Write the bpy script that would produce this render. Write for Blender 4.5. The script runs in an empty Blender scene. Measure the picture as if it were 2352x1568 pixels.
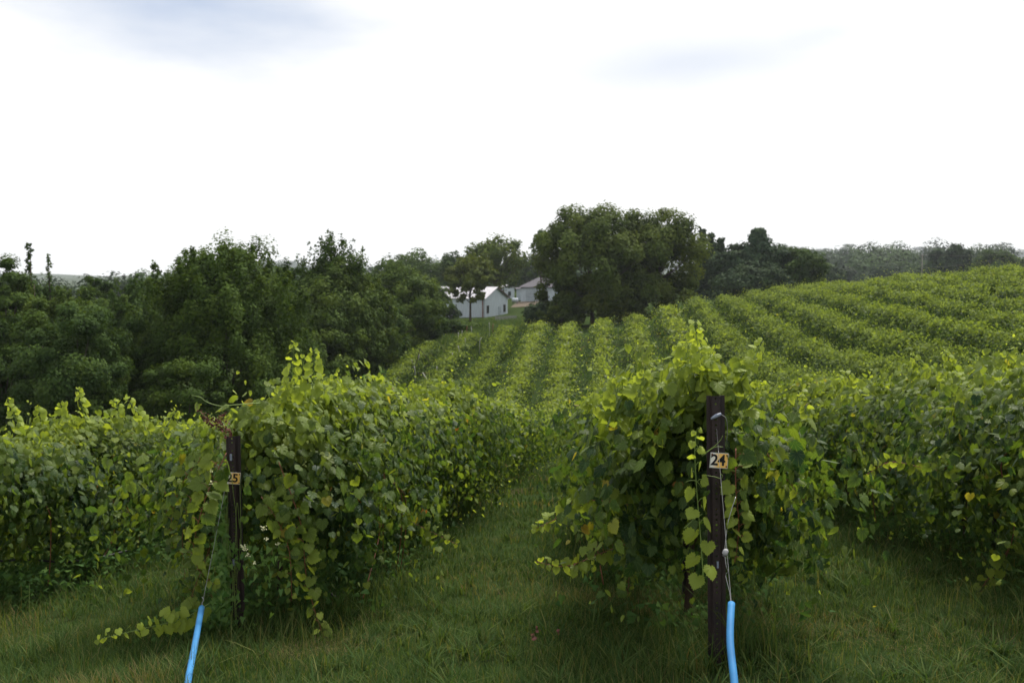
import bpy, math, random
import numpy as np
from mathutils import Vector, Matrix
C = bpy.context
sc = C.scene
COL = sc.collection
R = math.radians
rng = np.random.default_rng(7)
random.seed(7)

# ------------------------------------------------------------------ camera, sky, sun, exposure
F = 2287.0                    # focal length in units of a 2352 wide picture
HOR = 625.0
PITCH = math.atan((784 - HOR) / F)
cam = bpy.data.cameras.new("camera")
cam.sensor_width = 36.0
cam.lens = 36.0 * F / 2352
cam.clip_start = 0.05
cam.clip_end = 9000
cam.dof.use_dof = True
cam.dof.focus_distance = 5.6
cam.dof.aperture_fstop = 5.0
camo = bpy.data.objects.new("camera", cam)
COL.objects.link(camo)
camo.rotation_euler = (math.pi / 2 - PITCH, 0, 0)
sc.camera = camo

SUN_EL, SUN_AZ = 57.0, 30.0    # azimuth from +y towards +x
world = bpy.data.worlds.new("World")
sc.world = world
world.use_nodes = True
wn, wl = world.node_tree.nodes, world.node_tree.links
wn.clear()
wout = wn.new('ShaderNodeOutputWorld')
bg = wn.new('ShaderNodeBackground')
bg.inputs['Strength'].default_value = 0.1
sky = wn.new('ShaderNodeTexSky')
sky.sky_type = 'NISHITA'
sky.sun_disc = False
sky.sun_elevation = R(SUN_EL)
sky.sun_rotation = R(SUN_AZ)
tc = wn.new('ShaderNodeTexCoord')
sep = wn.new('ShaderNodeSeparateXYZ')
wl.new(tc.outputs['Generated'], sep.inputs[0])
def wmath(op, a, b=None, c=None, clamp=False):
    n = wn.new('ShaderNodeMath'); n.operation = op; n.use_clamp = clamp
    for i, v in enumerate((a, b, c)):
        if v is None: continue
        if isinstance(v, (int, float)): n.inputs[i].default_value = v
        else: wl.new(v, n.inputs[i])
    return n.outputs[0]
az = wmath('ARCTAN2', sep.outputs[0], sep.outputs[1])
el = wmath('ARCSINE', sep.outputs[2])
nz = wn.new('ShaderNodeTexNoise')
nz.inputs['Scale'].default_value = 3.2; nz.inputs['Detail'].default_value = 7; nz.inputs['Roughness'].default_value = .55
mp = wn.new('ShaderNodeMapping'); mp.inputs['Scale'].default_value = (1, 1, 3.2)
wl.new(tc.outputs['Generated'], mp.inputs[0]); wl.new(mp.outputs[0], nz.inputs['Vector'])
nzo = wmath('MULTIPLY_ADD', nz.outputs['Fac'], 1.8, -1.0)
def patch(cx, cy, rx, ry, tilt, soft, amt):
    """an opening in the bright cloud, in radians of azimuth / elevation"""
    dx = wmath('SUBTRACT', az, cx); dy = wmath('SUBTRACT', el, cy)
    u = wmath('DIVIDE', wmath('MULTIPLY_ADD', dy, tilt, dx), rx)
    v = wmath('DIVIDE', wmath('MULTIPLY_ADD', dx, -tilt, dy), ry)
    q = wmath('SQRT', wmath('ADD', wmath('MULTIPLY', u, u), wmath('MULTIPLY', v, v)))
    q = wmath('ADD', q, nzo)
    m = wmath('DIVIDE', wmath('SUBTRACT', 1.0, q), soft, clamp=True)
    return wmath('MULTIPLY', m, amt)
m1 = patch(-.30, .250, .22, .072, -.10, .95, .95)
m2 = patch(.165, .200, .16, .030, .06, 1.0, .42)
m3 = patch(.31, .222, .05, .018, 0, 1, .2)
m4 = patch(1.6, .75, .7, .12, 0, .7, .8)
m5 = patch(-2.2, .9, .9, .15, .1, .7, .8)
msk = wmath('ADD', wmath('ADD', m1, m2), wmath('ADD', m3, wmath('ADD', m4, m5)), clamp=True)
cl = wn.new('ShaderNodeMixRGB')
cl.inputs[1].default_value = (8.7, 8.7, 8.7, 1)
cl.inputs[2].default_value = (4.0, 4.8, 6.3, 1)
wl.new(msk, cl.inputs[0])
mx = wn.new('ShaderNodeMixRGB'); mx.inputs[0].default_value = .96
wl.new(sky.outputs[0], mx.inputs[1]); wl.new(cl.outputs[0], mx.inputs[2])
wl.new(mx.outputs[0], bg.inputs['Color'])
wl.new(bg.outputs[0], wout.inputs[0])

sl = bpy.data.lights.new("sun", 'SUN')
sl.energy = 4.6
sl.angle = R(8)
sl.color = (1, .95, .86)
so = bpy.data.objects.new("sun", sl); COL.objects.link(so)
sd = Vector((math.sin(R(SUN_AZ)) * math.cos(R(SUN_EL)), math.cos(R(SUN_AZ)) * math.cos(R(SUN_EL)), math.sin(R(SUN_EL))))
so.rotation_euler = (-sd).to_track_quat('-Z', 'Y').to_euler()

vs = sc.view_settings
vs.view_transform = 'Standard'; vs.look = 'None'; vs.exposure = 0.35; vs.gamma = 1.0
sc.render.engine = 'CYCLES'
cy = sc.cycles
cy.max_bounces = 6; cy.diffuse_bounces = 3; cy.glossy_bounces = 2; cy.transmission_bounces = 4
cy.transparent_max_bounces = 4; cy.volume_bounces = 0
cy.use_denoising = True
cy.caustics_reflective = False; cy.caustics_refractive = False

# ------------------------------------------------------------------ helpers
def at(vx, vy, d):
    """photo position (2352 x 1568 units) at world depth y=d -> world point"""
    X, Y = (vx - 1176) / F, -(vy - 784) / F
    wy = math.cos(PITCH) + Y * math.sin(PITCH)
    wz = -math.sin(PITCH) + Y * math.cos(PITCH)
    k = d / wy
    return Vector((X * k, d, wz * k))

def tag(o, label=None, cat=None, group=None, kind=None):
    if label: o['label'] = label
    if cat: o['category'] = cat
    if group: o['group'] = group
    if kind: o['kind'] = kind
    return o

def empty(name, loc, label, cat, group=None, rz=0):
    o = bpy.data.objects.new(name, None); COL.objects.link(o)
    o.empty_display_size = .2
    o.location = loc; o.rotation_euler = (0, 0, rz)
    return tag(o, label, cat, group)

def obj(name, me, mat=None, parent=None, loc=None):
    o = bpy.data.objects.new(name, me); COL.objects.link(o)
    if mat is not None and not me.materials: me.materials.append(mat)
    if parent is not None: o.parent = parent
    if loc is not None: o.location = loc
    return o

def mesh_tri(name, V, T, tint=None, smooth=False):
    me = bpy.data.meshes.new(name)
    V = np.asarray(V, np.float32); T = np.asarray(T, np.int32)
    k = T.shape[1]
    me.vertices.add(len(V)); me.vertices.foreach_set('co', V.ravel())
    me.loops.add(T.size); me.loops.foreach_set('vertex_index', T.ravel())
    me.polygons.add(len(T))
    me.polygons.foreach_set('loop_start', np.arange(0, T.size, k, dtype=np.int32))
    me.polygons.foreach_set('loop_total', np.full(len(T), k, np.int32))
    if smooth: me.polygons.foreach_set('use_smooth', np.ones(len(T), bool))
    if tint is not None:
        a = me.attributes.new('tint', 'FLOAT_COLOR', 'POINT')
        a.data.foreach_set('color', np.asarray(tint, np.float32).ravel())
    me.update()
    return me

class MB:
    """collects boxes, tubes and sheets into one mesh"""
    def __init__(s): s.v = []; s.f = []
    def add(s, vs_, fs_):
        b = len(s.v); s.v += [tuple(v) for v in vs_]; s.f += [tuple(i + b for i in f) for f in fs_]
    def box(s, c, h, M=None):
        vv = [Vector((c[0] + sx * h[0], c[1] + sy * h[1], c[2] + sz * h[2])) for sx in (-1, 1) for sy in (-1, 1) for sz in (-1, 1)]
        if M: vv = [M @ v for v in vv]
        s.add(vv, [(0, 1, 3, 2), (4, 6, 7, 5), (0, 4, 5, 1), (2, 3, 7, 6), (0, 2, 6, 4), (1, 5, 7, 3)])
    def tube(s, pts, rad, n=6, cap=True):
        pts = [Vector(p) for p in pts]
        if not hasattr(rad, '__len__'): rad = [rad] * len(pts)
        rings = []
        for i, p in enumerate(pts):
            t = (pts[min(i + 1, len(pts) - 1)] - pts[max(i - 1, 0)])
            if t.length < 1e-9: t = Vector((0, 0, 1))
            t.normalize()
            a = Vector((0, 0, 1)) if abs(t.z) < .9 else Vector((1, 0, 0))
            u = t.cross(a).normalized(); w = t.cross(u)
            rings.append([p + (u * math.cos(2 * math.pi * k / n) + w * math.sin(2 * math.pi * k / n)) * rad[i] for k in range(n)])
        vv = [v for r in rings for v in r]
        ff = [(i * n + k, i * n + (k + 1) % n, (i + 1) * n + (k + 1) % n, (i + 1) * n + k) for i in range(len(pts) - 1) for k in range(n)]
        if cap: ff += [tuple(range(n - 1, -1, -1)), tuple((len(pts) - 1) * n + k for k in range(n))]
        s.add(vv, ff)
    def mesh(s, name, smooth=False):
        me = bpy.data.meshes.new(name); me.from_pydata(s.v, [], s.f); me.update()
        if smooth: me.polygons.foreach_set('use_smooth', np.ones(len(me.polygons), bool))
        return me
    def build(s, name, mat, parent=None, smooth=False):
        return obj(name, s.mesh(name, smooth), mat, parent)

def smooth_path(P, n=6):
    P = [Vector(p) for p in P]; out = []
    for i in range(len(P) - 1):
        p0, p1, p2, p3 = P[max(i - 1, 0)], P[i], P[i + 1], P[min(i + 2, len(P) - 1)]
        for k in range(n):
            t = k / n
            out.append(.5 * ((2 * p1) + (-p0 + p2) * t + (2 * p0 - 5 * p1 + 4 * p2 - p3) * t * t + (-p0 + 3 * p1 - 3 * p2 + p3) * t ** 3))
    out.append(P[-1]); return out

# ------------------------------------------------------------------ materials
def mat(name, col, rough=.7, spec=.3, noise=0, scale=8, col2=None, metal=0, bump=0, stretch=(1, 1, 1)):
    m = bpy.data.materials.new(name); m.use_nodes = True
    n, l = m.node_tree.nodes, m.node_tree.links
    b = n['Principled BSDF']
    b.inputs['Roughness'].default_value = rough
    b.inputs['Specular IOR Level'].default_value = spec
    b.inputs['Metallic'].default_value = metal
    t = n.new('ShaderNodeTexCoord'); mpn = n.new('ShaderNodeMapping'); mpn.inputs['Scale'].default_value = stretch
    nt = n.new('ShaderNodeTexNoise'); nt.inputs['Scale'].default_value = scale; nt.inputs['Detail'].default_value = 6
    l.new(t.outputs['Object'], mpn.inputs[0]); l.new(mpn.outputs[0], nt.inputs['Vector'])
    r = n.new('ShaderNodeValToRGB'); r.color_ramp.elements[0].position = .35; r.color_ramp.elements[1].position = .65
    c2 = col2 or tuple(min(1, c * (1 + noise)) for c in col)
    c1 = col if col2 else tuple(c * (1 - noise) for c in col)
    r.color_ramp.elements[0].color = (*c1, 1); r.color_ramp.elements[1].color = (*c2, 1)
    l.new(nt.outputs['Fac'], r.inputs[0]); l.new(r.outputs[0], b.inputs['Base Color'])
    if bump:
        bp = n.new('ShaderNodeBump'); bp.inputs['Strength'].default_value = bump; bp.inputs['Distance'].default_value = .01
        l.new(nt.outputs['Fac'], bp.inputs['Height']); l.new(bp.outputs[0], b.inputs['Normal'])
    return m

def leaf_mat(name, stops, young=None, transl=.35, rough=.5, spec=.25, veins=False, back=1.15):
    """stops: colours picked by each leaf's own random number; young: paler colour mixed in by tint.g (young tips; vine tops painted as if sunlit)"""
    m = bpy.data.materials.new(name); m.use_nodes = True
    n, l = m.node_tree.nodes, m.node_tree.links
    n.clear()
    out = n.new('ShaderNodeOutputMaterial')
    a = n.new('ShaderNodeAttribute'); a.attribute_name = 'tint'
    s = n.new('ShaderNodeSeparateColor'); l.new(a.outputs['Color'], s.inputs[0])
    r = n.new('ShaderNodeValToRGB')
    el = r.color_ramp.elements
    for i, (p, c) in enumerate(stops):
        e = el[i] if i < 2 else el.new(p)
        e.position = p; e.color = (*c, 1)
    l.new(s.outputs[0], r.inputs[0])
    col = r.outputs[0]
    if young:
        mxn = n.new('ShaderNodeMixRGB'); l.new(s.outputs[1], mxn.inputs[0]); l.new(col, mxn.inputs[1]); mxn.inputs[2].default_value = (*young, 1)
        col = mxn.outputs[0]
    def mth(op, x, y=None, clamp=False):
        q = n.new('ShaderNodeMath'); q.operation = op; q.use_clamp = clamp
        for i, v in enumerate((x, y)):
            if v is None: continue
            if isinstance(v, (int, float)): q.inputs[i].default_value = v
            else: l.new(v, q.inputs[i])
        return q.outputs[0]
    bumpn = None
    if veins:
        u = mth('SUBTRACT', s.outputs[2], .5); v = mth('SUBTRACT', a.outputs['Alpha'], .05)
        ang = mth('ABSOLUTE', mth('ARCTAN2', u, v))
        w = mth('ABSOLUTE', mth('SINE', mth('MULTIPLY', ang, 4.6)))
        vein = mth('SUBTRACT', 1.0, mth('MULTIPLY', w, 7.0), clamp=True)
        mv = n.new('ShaderNodeMixRGB'); mv.inputs[2].default_value = (.24, .30, .09, 1)
        l.new(mth('MULTIPLY', vein, .45), mv.inputs[0]); l.new(col, mv.inputs[1]); col = mv.outputs[0]
        bumpn = n.new('ShaderNodeBump'); bumpn.inputs['Strength'].default_value = .5; bumpn.inputs['Distance'].default_value = .004
        l.new(w, bumpn.inputs['Height'])
    b = n.new('ShaderNodeBsdfPrincipled')
    b.inputs['Roughness'].default_value = rough; b.inputs['Specular IOR Level'].default_value = spec
    l.new(col, b.inputs['Base Color'])
    if bumpn: l.new(bumpn.outputs[0], b.inputs['Normal'])
    t = n.new('ShaderNodeBsdfTranslucent')
    g = n.new('ShaderNodeMixRGB'); g.blend_type = 'MULTIPLY'; g.inputs[0].default_value = 1; g.inputs[2].default_value = (1.9, 1.75, .75, 1)
    l.new(col, g.inputs[1]); l.new(g.outputs[0], t.inputs[0])
    ms = n.new('ShaderNodeMixShader'); ms.inputs[0].default_value = transl
    l.new(b.outputs[0], ms.inputs[1]); l.new(t.outputs[0], ms.inputs[2]); l.new(ms.outputs[0], out.inputs[0])
    return m

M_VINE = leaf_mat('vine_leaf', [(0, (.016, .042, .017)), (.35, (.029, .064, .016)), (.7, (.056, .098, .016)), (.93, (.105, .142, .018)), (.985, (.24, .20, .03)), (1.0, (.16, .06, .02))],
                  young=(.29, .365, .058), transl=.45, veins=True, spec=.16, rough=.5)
M_VINE_FAR = leaf_mat('vine_leaf_far', [(0, (.015, .036, .012)), (.5, (.038, .070, .016)), (.95, (.074, .112, .022)), (1, (.16, .15, .03))],
                      young=(.24, .315, .06), transl=.40, spec=.08, rough=.6)
M_GRASS = leaf_mat('grass_blade', [(0, (.022, .048, .014)), (.5, (.042, .078, .021)), (.85, (.092, .122, .036)), (.96, (.14, .13, .05)), (1, (.13, .10, .05))], transl=.3, spec=.04, rough=.7)
M_WEED = leaf_mat('weed_leaf', [(0, (.025, .065, .020)), (.6, (.045, .10, .025)), (1, (.07, .13, .03))], transl=.3, young=(.12, .20, .05), spec=.06, rough=.7)
M_CREEP = leaf_mat('creeper_leaf', [(0, (.035, .10, .022)), (.6, (.06, .15, .03)), (1, (.09, .18, .035))], transl=.35, young=(.16, .26, .06))
def tree_leaf(name, c, t=.22, var=.35, warm=.25):
    d = tuple(x * (1 - var) for x in c); b = (c[0] * (1 + var + warm), c[1] * (1 + var), c[2])
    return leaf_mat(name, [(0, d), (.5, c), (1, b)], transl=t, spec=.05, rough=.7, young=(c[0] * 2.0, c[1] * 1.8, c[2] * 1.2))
M_DARK = tree_leaf('leaf_dark_green', (.026, .052, .011))
M_MID = tree_leaf('leaf_mid_green', (.038, .070, .014))
M_OLIVE = tree_leaf('leaf_olive', (.044, .076, .016))
M_GREY = tree_leaf('leaf_grey_green', (.036, .068, .019))
M_OAK = tree_leaf('leaf_oak', (.050, .078, .017), warm=.25)
M_YELL = tree_leaf('leaf_yellow_olive', (.062, .085, .020), warm=.08)
M_CON = tree_leaf('needle_dark', (.022, .042, .020), t=.08)
M_PINE = tree_leaf('needle_blue_green', (.030, .055, .032), t=.1)
M_FAR = tree_leaf('leaf_far_wood', (.024, .048, .016), t=.04, warm=.25, var=.6)
M_BARK = mat('bark', (.055, .045, .035), .9, .1, .35, 10, bump=.5, stretch=(1, 1, .2))
M_CANE = mat('cane', (.16, .055, .028), .6, .3, .3, 20)
M_VTRUNK = mat('vine_trunk', (.050, .034, .024), .9, .1, .4, 25, bump=.8, stretch=(1, 1, .15))
M_STEM = mat('green_stem', (.15, .22, .05), .5, .3, .25, 20)
M_WIRE = mat('galvanised_wire', (.28, .28, .28), .35, .5, .15, 30, metal=.6)
M_HOSE = mat('black_hose', (.012, .012, .014), .45, .4, .3, 10)

# ------------------------------------------------------------------ terrain height
YN = np.array([-40, 0, 5, 8, 11, 19, 35, 49, 60, 70, 80, 91, 100, 130, 160, 200], float)
TAB = {
 -60:  [-3, -3, -3.6, -4.4, -5.0, -6.6, -9.0, -10.4, -11, -11, -11, -11, -10.8, -10.2, -9.6, -9],
 -25:  [-2, -2.3, -2.9, -3.7, -4.4, -5.9, -8.6, -10.0, -10.4, -10.1, -9.4, -8.9, -8.4, -7.8, -7.5, -7],
 -16:  [-1.8, -2.1, -2.7, -3.3, -4.0, -5.5, -8.3, -9.8, -10.1, -9.6, -8.7, -7.8, -7.4, -7.0, -7.2, -6.1],
 -9:   [-1.6, -1.9, -2.5, -3.1, -3.6, -4.9, -7.8, -9.5, -9.9, -9.6, -8.7, -7.4, -6.9, -6.7, -6.8, -5.9],
 -2.5: [-1.6, -1.7, -2.3, -2.75, -3.1, -4.2, -7.0, -9.0, -9.7, -9.6, -8.6, -6.9, -6.3, -6.2, -6.2, -5.6],
 .66:  [-1.6, -1.6, -2.1, -2.5, -2.9, -4.0, -6.7, -8.6, -9.4, -9.1, -8.0, -6.5, -5.9, -5.9, -5.8, -5.5],
 3.8:  [-1.6, -1.6, -2.05, -2.5, -3.0, -4.1, -6.5, -8.3, -9.0, -8.8, -7.6, -6.2, -5.5, -5.2, -5.2, -5.2],
 7:    [-1.4, -1.4, -1.8, -2.3, -2.8, -3.9, -6.3, -7.7, -8.2, -7.9, -6.9, -5.7, -5.0, -4.7, -4.8, -4.9],
 13:   [-1.1, -1.1, -1.7, -2.2, -2.6, -3.6, -5.6, -6.2, -6.3, -5.9, -5.3, -4.7, -4.2, -4.0, -4.3, -4.5],
 20:   [-.8, -.8, -1.4, -2.0, -2.4, -3.2, -4.6, -4.7, -4.3, -3.8, -3.5, -3.4, -3.5, -3.9, -4.2, -4.4],
 28:   [-.5, -.5, -1.2, -1.8, -2.2, -2.9, -3.8, -3.9, -3.4, -2.9, -2.5, -2.3, -2.6, -3.9, -4.3, -4.4],
 40:   [-.3, -.3, -1.0, -1.6, -2.0, -2.6, -3.2, -3.2, -2.8, -2.3, -1.8, -1.3, -1.6, -3.8, -4.4, -4.4],
 80:   [.3, .3, -.6, -1.2, -1.5, -2.0, -2.4, -2.2, -1.8, -1.3, -.9, -.7, -1.3, -3.6, -4.4, -4.4],
}
SN = np.array(sorted(TAB), float)
TZ = np.array([TAB[k if k in TAB else int(k)] for k in sorted(TAB)], float)
gs = np.arange(-80, 100.01, 1.0); gy = np.arange(-40, 220.01, 1.0)
_t = np.array([np.interp(gy, YN, row) for row in TZ])
G = np.array([np.interp(gs, SN, _t[:, j]) for j in range(len(gy))]).T
kern = np.exp(-np.linspace(-2, 2, 9) ** 2); kern /= kern.sum()
Gp = np.pad(G, 4, mode='edge')
G = np.apply_along_axis(lambda r: np.convolve(r, kern, 'valid'), 1, Gp)
G = np.apply_along_axis(lambda r: np.convolve(r, kern, 'valid'), 0, G)

def far_z(x, y):
    hill = 8.5 * np.exp(-((x - 290) / 210) ** 2 - ((y - 680) / 190) ** 2) + 2.0 * np.sin(x / 31) * np.exp(-((y - 600) / 200) ** 2) * (x > 80)
    base = -5 - 14 * np.clip((60 - x) / 300, 0, 1) * np.clip((y - 200) / 300, 0, 1)
    ridge = (10 + 26 * np.clip((x - 200) / 1400, 0, 1) + 7 * np.sin(x / 140 + 1) + 5 * np.sin(x / 61)) * np.exp(-((y - 3000) / 500) ** 2)
    return base + hill + ridge
def gz(x, y):
    x = np.asarray(x, float); y = np.asarray(y, float)
    s = np.clip(x - .083 * y, gs[0], gs[-1] - 1e-3); yy = np.clip(y, gy[0], gy[-1] - 1e-3)
    i = np.floor(s - gs[0]).astype(int); j = np.floor(yy - gy[0]).astype(int)
    fs = s - gs[0] - i; fy = yy - gy[0] - j
    near = (G[i, j] * (1 - fs) * (1 - fy) + G[i + 1, j] * fs * (1 - fy) + G[i, j + 1] * (1 - fs) * fy + G[i + 1, j + 1] * fs * fy)
    near = near + .025 * np.sin(x * 2.3 + y) + .02 * np.sin(y * 3.1 - x * 1.7)
    k = np.clip((y - 190) / 120, 0, 1); k = k * k * (3 - 2 * k)
    return near * (1 - k) + far_z(x, y) * k
def g1(x, y): return float(gz(x, y))
def sx(s, y): return s + .083 * y

def axis(lo, hi, segs):
    out = [lo]
    for a, b, st in segs: out += list(np.arange(a, b, st))
    out.append(hi); return np.array(sorted(set(np.round(out, 4))))
ax = axis(-2000, 2400, [(-2000, -200, 90), (-200, -60, 8), (-60, -12, 1.6), (-12, 14, .35), (14, 70, 1.6), (70, 500, 9), (500, 2400, 80)])
ay = axis(-40, 3600, [(-40, 3, 2), (3, 20, .3), (20, 120, 1.3), (120, 260, 3), (260, 1000, 12), (1000, 3600, 50)])
XX, YY = np.meshgrid(ax, ay)
ZZ = gz(XX, YY)
V = np.stack([XX.ravel(), YY.ravel(), ZZ.ravel()], 1)
nx, ny = len(ax), len(ay)
I = (np.arange(ny - 1)[:, None] * nx + np.arange(nx - 1)[None, :]).ravel()
me = mesh_tri('ground', V, np.stack([I, I + 1, I + nx + 1, I + nx], 1), smooth=True)
mg = bpy.data.materials.new('ground'); mg.use_nodes = True
n, l = mg.node_tree.nodes, mg.node_tree.links
b = n['Principled BSDF']; b.inputs['Roughness'].default_value = .95; b.inputs['Specular IOR Level'].default_value = .0
t = n.new('ShaderNodeTexCoord')
def nt(scale, det=6):
    q = n.new('ShaderNodeTexNoise'); q.inputs['Scale'].default_value = scale; q.inputs['Detail'].default_value = det; q.inputs['Roughness'].default_value = .6
    l.new(t.outputs['Object'], q.inputs['Vector']); return q.outputs['Fac']
def ramp(f, *st):
    q = n.new('ShaderNodeValToRGB')
    for i, (p, c) in enumerate(st):
        e = q.color_ramp.elements[i] if i < 2 else q.color_ramp.elements.new(p)
        e.position = p; e.color = (*c, 1)
    l.new(f, q.inputs[0]); return q.outputs[0]
def mixc(f, a, b_):
    q = n.new('ShaderNodeMixRGB'); l.new(f, q.inputs[0]); l.new(a, q.inputs[1]); l.new(b_, q.inputs[2]); return q.outputs[0]
green = ramp(nt(9), (.3, (.022, .034, .013)), (.7, (.046, .064, .023)))
soil = ramp(nt(22), (.3, (.045, .036, .020)), (.7, (.085, .062, .034)))
thatch = ramp(nt(.9, 4), (.57, (0, 0, 0)), (.70, (.75, .75, .75)))
bright = ramp(nt(.25, 3), (.3, (.018, .034, .009)), (.7, (.032, .054, .014)))
c1 = mixc(ramp(nt(2.5), (.35, (0, 0, 0)), (.65, (1, 1, 1))), green, bright)
l.new(mixc(thatch, c1, soil), b.inputs['Base Color'])
bp = n.new('ShaderNodeBump'); bp.inputs['Strength'].default_value = .8; bp.inputs['Distance'].default_value = .03
l.new(nt(30), bp.inputs['Height']); l.new(bp.outputs[0], b.inputs['Normal'])
tag(obj('ground', me, mg), kind='structure')

# ------------------------------------------------------------------ leaf templates
def tmpl(outline, centre, fold=.22, droop=.18):
    pts = [centre] + list(outline)
    P = np.array([(u, v, -fold * abs(u) - droop * v * v + .06) for u, v in pts])
    k = len(outline)
    T = np.array([(0, 1 + i, 1 + (i + 1) % k) for i in range(k)])
    return P, T
half = [(.0, .06), (.09, -.13), (.28, -.20), (.47, -.12), (.52, .02), (.61, .16), (.60, .34), (.47, .45), (.45, .60), (.27, .72), (.15, .86)]
full = half + [(0, .97)] + [(-u, v) for u, v in reversed(half[1:])]
def serrate(o):
    out = []
    for i in range(len(o)):
        a, b_ = o[i], o[(i + 1) % len(o)]
        out.append(a)
        mx_, my_ = (a[0] + b_[0]) / 2, (a[1] + b_[1]) / 2
        dx, dy = mx_, my_ - .35
        out.append((mx_ - dx * .12, my_ - dy * .12) if 0 < i < len(o) - 1 else (mx_, my_))
    return out
T_NEAR = tmpl(serrate(full), (0, .06))
T_MID = tmpl([(0, .02), (.34, -.14), (.57, .22), (.36, .66), (0, 1), (-.36, .66), (-.57, .22), (-.34, -.14)], (0, .3))
T_SM = tmpl([(0, 0), (.5, .1), (.42, .6), (0, 1), (-.42, .6), (-.5, .1)], (0, .35))
P4 = np.array([(0, 0, 0), (.5, .35, -.12), (0, 1, -.1), (-.5, .35, -.12)])
T_FAR = (P4, np.array([(0, 1, 2), (0, 2, 3)]))

def nrm(a): return a / np.maximum(np.linalg.norm(a, axis=1, keepdims=True), 1e-9)
def leaves(T, pos, nor, tip, size, rnd, age_lit):
    """-> verts, tris, tint"""
    P, Tr = T
    N = len(pos); K = len(P)
    lr = np.random.default_rng(N); fz = lr.uniform(-.5, 2.6, (N, 1, 1)) if K > 4 else 1.0; fu = lr.uniform(.72, 1.08, (N, 1, 1))
    nor = nrm(nor); tip = nrm(tip - nor * np.sum(tip * nor, 1, keepdims=True)); bi = np.cross(tip, nor)
    Vv = (pos[:, None] + size[:, None, None] * (fu * P[None, :, 0:1] * bi[:, None] + P[None, :, 1:2] * tip[:, None] + fz * P[None, :, 2:3] * nor[:, None])).reshape(-1, 3)
    Tt = (Tr[None] + (np.arange(N) * K)[:, None, None]).reshape(-1, 3)
    tint = np.empty((N, K, 4), np.float32)
    tint[..., 0] = rnd[:, None]; tint[..., 1] = age_lit[:, None]; tint[..., 2] = P[None, :, 0] + .5; tint[..., 3] = P[None, :, 1]
    return Vv, Tt, tint.reshape(-1, 4)
def merge(parts):
    Vs, Ts, Cs = [], [], []; o = 0
    for a, b_, c in parts:
        Vs.append(a); Ts.append(b_ + o); Cs.append(c); o += len(a)
    return np.concatenate(Vs), np.concatenate(Ts), np.concatenate(Cs)

# ------------------------------------------------------------------ vine rows
def vigour(y, s0, k=0):     # every vine (2.4 m apart) grows differently
    u = np.asarray(y) / 2.4 + s0 * .37; i = np.floor(u); f = u - i; f = f * f * (3 - 2 * f)
    h = lambda j: np.modf(np.abs(np.sin(j * 12.9898 + s0 * 78.233 + k * 37.7) * 43758.5453))[0] * 2 - 1
    return h(i) * (1 - f) + h(i + 1) * f
def hump(y, s0):            # the overgrown stretches seen right behind the two numbered posts
    if abs(s0 + 2.49) < .1: return .10 * np.exp(-((y - 8.2) / .9) ** 2)
    if abs(s0 - .66) < .1: return .10 * np.exp(-((y - 6.6) / .9) ** 2)
    return 0 * y
def wob(y, ph, k):    # smooth bulges along the row, about one vine every 2.4 m
    return .5 * np.sin(y * 2.6 + ph) + .3 * np.sin(y * 4.9 + 1.7 * ph + k) + .3 * np.sin(y * 9.7 + 2.3 * ph + k * 2) + .25 * np.sin(y * 1.1 + k)

def shoot_leaves(base, vel, n, size, seed_rng, curl=.12, youth=(.2, 1)):
    """leaves along many curved shoots at once: base (N,3), vel (N,3) total displacement"""
    N = len(base)
    t = np.linspace(.08, 1, n)[None, :, None]
    bend = seed_rng.normal(0, curl, (N, 1, 3)) * np.linalg.norm(vel, axis=1)[:, None, None]
    p = base[:, None] + vel[:, None] * t + bend * t * t
    side = np.where(np.arange(n) % 2 == 0, 1., -1.)[None, :, None]
    lat = nrm(np.cross(vel, seed_rng.normal(0, 1, (N, 3))))[:, None]
    p = p + lat * side * size * .45
    tip = lat * side * .5 + np.array([0, 0, -.75]) + seed_rng.normal(0, .3, (N, n, 3))
    nor = seed_rng.normal(0, .6, (N, n, 3)) + np.array([0, -.45, .55])
    sz = size * (1.0 - .62 * t[..., 0]) * seed_rng.uniform(.8, 1.15, (N, n))
    age_lit = youth[0] + (youth[1] - youth[0]) * t[..., 0] ** 1.2 + seed_rng.normal(0, .08, (N, n))
    return p.reshape(-1, 3), nor.reshape(-1, 3), tip.reshape(-1, 3), sz.ravel(), np.clip(age_lit, 0, 1).ravel()

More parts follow.
